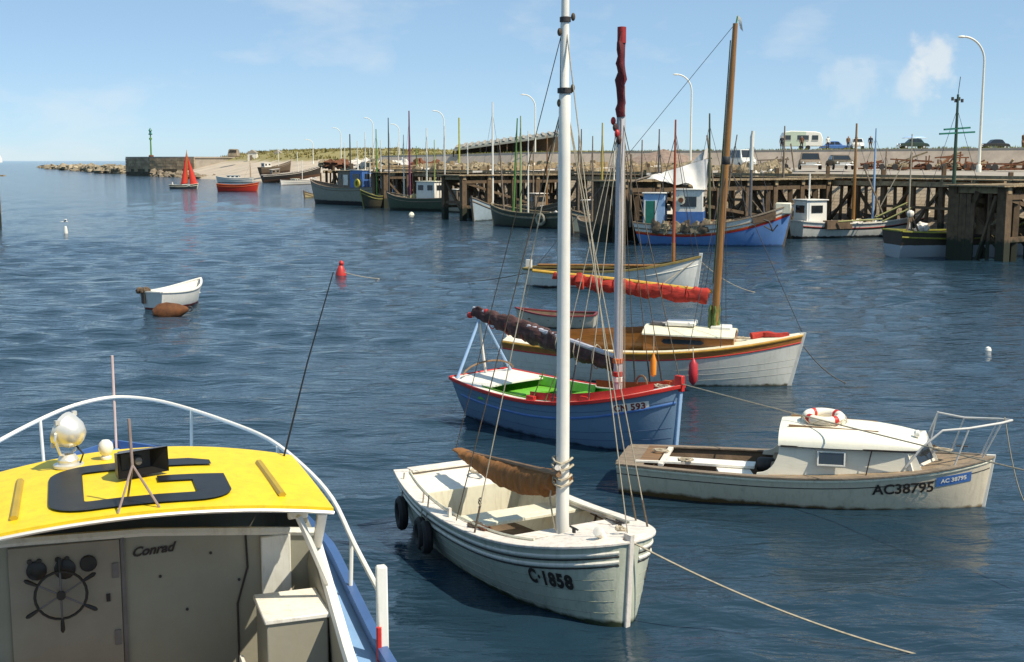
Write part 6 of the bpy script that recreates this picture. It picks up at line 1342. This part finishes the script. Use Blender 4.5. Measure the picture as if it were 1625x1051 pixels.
for px, yt, lab in ((1158, 236, 'thin leaning pole stuck up beside the white van'), (1257, 228, 'thin pale pole by the truck-like car')):
    Y = 112; p = Vector(((px-812.5)/F*Y, Y, 4.55)); rt = thing('pole', lab, 'pole', p); MB().tube([(0, 0, 0), (-.4, 0, zat(Y, yt)-4.55)], .07, 6).build('shaft', 'woodgrey', rt); MB().lathe([(.2, 0), (.2, .15)], (0, 0, 0), n=8).build('foot', 'concrete', rt)

# ------------------------------------------------------------------ middle water: white boat, tender, dinghies, buoys
hf = banded('farboat_hull', (.74, .73, .67), (.06, .05, .04), .05, .45, .35, (.4, .36, .3), .05)
rt, h = workboat('sailing_boat', 'white sailing boat with red-brown mast lying beyond the red furled sail', P(1112, 460), P(836, 452), 2.4, .75, .72, 1.42, hf, 'sailing boat', mat('mossyrail', (.22, .16, .04), .6, .3), 'bilge', 'bilge', strake_m='white', rb=.12, d=.5, zm=.35, tw=.55, r=.85, p=2.0)
xm, zt = mast_on(rt, h, 1069, 190, mat('redmast', (.40, .085, .03), .5, .25, 4, stretch=(3, 3, .3)), .075, stays=3); MB().tube([(xm, 0, .3), (xm, 0, 2.0)], .082, 8).build('mast_foot', 'mastyel' and M['varnish'], rt)
MB().tube([(-h.L/2+.5, 0, .9), (xm-.2, 0, 1.0)], .06, 7).build('boom', 'mastwood', rt); MB().box((-h.L/2+.1, 0, .95), (.25, .2, .35)).build('rudder_head', 'white', rt)
for x in (-2, -.4, 1.2): h.cross(x, .6, .3, .05).build('thwart', 'wood', rt)
MB().tube([(h.L/2-.2, -.15, 1.3), (2.2, -1.1, .15)], .02, 5).build('bow_line', 'rope', rt); shroud(rt, (h.L/2-.1, 0, 1.4), (xm, 0, zt-.5), .012, 'wire', 'forestay')
def dinghy(label, bow, st, B, fs, fm, fb, hm, rail, inner, **kw):
    c, rz, L = pose(bow, st); rt = thing('dinghy', label, 'dinghy', c, rz); h = Hull(L, B, fs, fm, fb, **{**dict(d=.22, tw=.7, tm=.45, p=2.0, r=.85, km=.3, kb=.6, ks=.3, rb=.25, rs=.15), **kw})
    h.outer(30, 10).build('hull', hm, rt); h.inner(.1, .035, 16, 4).build('inner_hull', inner, rt); h.sole(.11).build('floor_boards', inner, rt); h.rail(.03, .05, .045, .01, n=20).build('gunwale', rail, rt)
    for x in (-L*.3, .02*L, L*.28): h.cross(x, fm*.72, .22, .035).build('thwart', inner, rt)
    return rt, h
hdg = banded('dinghy_hull', (.74, .73, .68), (.16, .02, .015), .09, .5, .3, (.45, .4, .35), .02)
st, bw = P(240, 493), P(307, 484)+Vector((0, 1.2, 0)); rt, h = dinghy('white rowing dinghy with dark red bottom lying behind the rusty buoy', bw, st, 1.45, .68, .62, .92, hdg, 'white_clean', 'white')
lumps(rt, -h.L/2+.05, .35, .70, .22, 'bilge', 5, 'outboard_motor'); MB().box((-h.L/2-.02, .3, .5), (.12, .12, .5)).build('motor_leg', 'iron', rt)
hdt = banded('tender_hull', (.55, .50, .40), (.12, .09, .06), .04, .5, .4, (.3, .26, .2), .03)
rt, h = dinghy('small grey-cream tender with dark red gunwale floating behind the yacht', P(818, 523)+Vector((0, 1.0, 0)), P(948, 524)+Vector((0, .6, 0)), 1.3, .45, .42, .6, hdt, mat('maroonrail', (.20, .03, .03), .5), 'bilge')
def buoy(name, label, p, prof, m, rz=0, ax=(0, 0, 1), n=14):
    rt = thing(name, label, 'buoy', p, rz); MB().lathe(prof, (0, 0, 0), ax, n).build('float', m, rt); return rt
rt = buoy('mooring_buoy', 'large rusty orange-brown mooring buoy in front of the white dinghy', P(271, 500)+Vector((0, 0, .12)), [(.02, -.62), (.19, -.6), (.34, -.38), (.36, -.1), (.25, .3), (.10, .58), (.03, .64)], mat('buoyrust', (.12, .042, .012), .85, .5, 4, .5, dirt=.6, dirtcol=(.08, .045, .015)), .1, (1, .15, .12))
MB().tube([(.66+.09*math.cos(a), .1, .08+.09*math.sin(a)) for a in np.linspace(0, 6.28, 12)], .025, 6).build('ring', 'iron', rt)
rt = buoy('channel_buoy', 'small red conical buoy with a pale line tied to it', P(541, 438), [(.25, -.3), (.27, -.05), (.27, .06), (.17, .36), (.10, .50), (.07, .52)], mat('buoyred', (.50, .03, .025), .45, .15, 5, dirt=.3, dirtcol=(.3, .1, .03)))
MB().ell((.03, 0, .60), (.12, .12, .14), 10, 7).build('topmark', 'buoyred' and M['red'], rt)
buoy('mooring_float', 'small round white float beyond the cabin boat pulpit', P(1568, 556), [(.01, -.1), (.07, -.07), (.1, 0), (.07, .08), (.01, .11)], 'white_clean')
buoy('mooring_float', 'round cream buoy off the dark green fishing boat', P(653, 341), [(.02, -.25), (.2, -.18), (.3, 0), (.2, .2), (.02, .3)], 'cream')
buoy('mooring_float', 'slim white spar float out on the open water under the gull', P(104.5, 371), [(.05, -.3), (.14, -.2), (.16, .1), (.12, .4), (.08, .56), (.03, .58)], 'white_clean')
def gull():
    p = PY(102, 352, 100); rt = thing('seagull', 'white gull gliding low over the open water', 'gull', p, .3); b = MB(); rows = []
    for x, r_, z in ((.28, .006, .01), (.22, .03, .015), (.15, .045, .015), (.05, .06, 0), (-.08, .055, -.005), (-.2, .03, 0), (-.3, .035, .005), (-.34, .004, .005)): rows.append([(x, r_*math.cos(a)*(1.0 if x > -.25 else 1.6), z+r_*.8*math.sin(a)*(1 if x > -.25 else .3)) for a in [k*.785 for k in range(8)]])
    b.grid(rows, True)
    for s_ in (1, -1):
        r2 = []
        for q in np.linspace(0, 1, 9): c_ = .16*(1-q**2*.85); y = s_*(.03+.62*q); x = .05+.10*math.sin(q*2.6)-.08*q*q; z = .03+.16*math.sin(q*2.2); r2.append([(x+c_*.45, y, z), (x, y, z+.022*(1-q)), (x-c_*.6, y, z-.005), (x, y, z-.012)])
        b.grid(r2, True)
    b.build('body', 'white_clean', rt); MB().tube([(.27, 0, .01), (.33, 0, 0)], [.014, .004], 5).build('beak', 'orange', rt)
gull()
# ------------------------------------------------------------------ lines to moorings
def line(label, p, q, sag, r=.012, m='rope'):
    o = MB().rope(p, q, sag, r, 20); o = o.build('mooring_rope', m); tag(o, label, 'rope'); return o
bowp = lambda rt, h, dz=0: wld(rt, (h.L/2-.02, 0, h.fb+dz))
line('pale mooring rope from the bow of boat C-1858 into the water', bowp(c1858, hc, .02), P(1460, 1040, -.05), .12, .013)
line('long mooring rope from the bow of the blue boat across the cabin boat', bowp(cn593, hn, .05), Vector((7.83, 13.98, 1.49)), .03, .012, 'rope')
line('thin mooring line from the yacht bow down into the water', bowp(yacht, hy, -.3), P(1348, 610, -.05), .15, .012, 'ropedark')
line('thin slack line hanging from the cabin boat pulpit', wld(acb, (3.1, -.1, 1.5)), P(1632, 806, -.05), .25, .010)
line('short pale line trailing from the red buoy', P(545, 432, .45), P(628, 442, -.04), .12, .016)
line('thin line from the white boat beyond to the water ahead of it', P(1112, 415, 1.4), P(1215, 466, -.05), .3, .014)
line('taut stern line running out from the boom of the yacht', P(838, 433, 2.2), P(742, 447, .0), .05, .013, 'ropedark')

def edge_post():
    b0 = P(-1, 360); rt = thing('harbour_post', 'dark post with a plank arm and white drum out on the water', 'post', b0); Y = b0.y; X = lambda px: (px-812.5)/F*Y*1.0-b0.x
    MB().bar((0, 0, -1), (0, 0, zat(Y, 278)), .3, .3).build('post', 'pile', rt); z = zat(Y, 279); MB().bar((-1.0, 0, z), (X(13), 0, z), .5, .12).build('plank_arm', 'beam', rt)
    MB().bar((X(4), 0, z), (X(4), 0, zat(Y, 258)), .1, .1).build('drum_leg', 'rust', rt); MB().lathe([(.45, 0), (.42, .3), (.2, .8), (.1, 1.3)], (X(2.5), 0, zat(Y, 258)), n=12).build('drum', 'white_clean', rt)
edge_post()

# more hulls crowding the wharf between the pier heads
ha_ = banded('crowd_a', (.12, .09, .055), (.03, .025, .02), .2, .7, .5); hb_ = banded('crowd_b', (.20, .24, .22), (.04, .04, .035), .15, .7, .5); hc_ = banded('crowd_c', (.36, .32, .24), (.05, .04, .03), .15, .7, .5)
for bow, st, hm_, lab, masts in ((P(905, 371), P(955, 366), hb_, 'grey-green workboat tucked against the narrow pier head', ((918, 215, 'woodgrey'),)), (P(893, 352), P(838, 347), ha_, 'brown workboat lying inside the long black-green boat', ((868, 214, 'mastwood'), (846, 232, 'woodgrey'))),
                              (P(765, 339), P(712, 336), hc_, 'pale tan workboat lying behind the dark braced pier head', ((742, 226, 'lamppaint'),)), (P(1010, 372), P(1062, 368), ha_, 'brown hull showing behind the stern of the blue trawler', ((1018, 222, 'woodgrey'),)),
                              (P(668, 330), P(622, 327), hc_, 'pale tan workboat lying inside the dark green fishing boat', ((632, 226, 'white_clean'), (661, 232, 'lampgreen'))), (P(1345, 369), P(1420, 366), hb_, 'grey-green hull lying inside the white boat with the red line', ((1404, 236, 'woodgrey'),))):
    rt, h = workboat('fishing_boat', lab, bow, st, 2.4, 1.3, 1.15, 1.8, hm_)
    for k in range(3): lumps(rt, -1.2+1.1*k, 0, 1.0, .6, ('net', 'deckwhite', 'rust')[k], 700+int(bow.x*10)+k)
    house(rt, -h.L*.22, 0, 1.5, 1.3, .8, 1.6, ('white', 'woodgrey', 'paleblue')[int(bow.y) % 3], 'deckwhite', 1)
    for px, yt, m_ in masts: mast_on(rt, h, px, yt, m_, .085, stays=3)
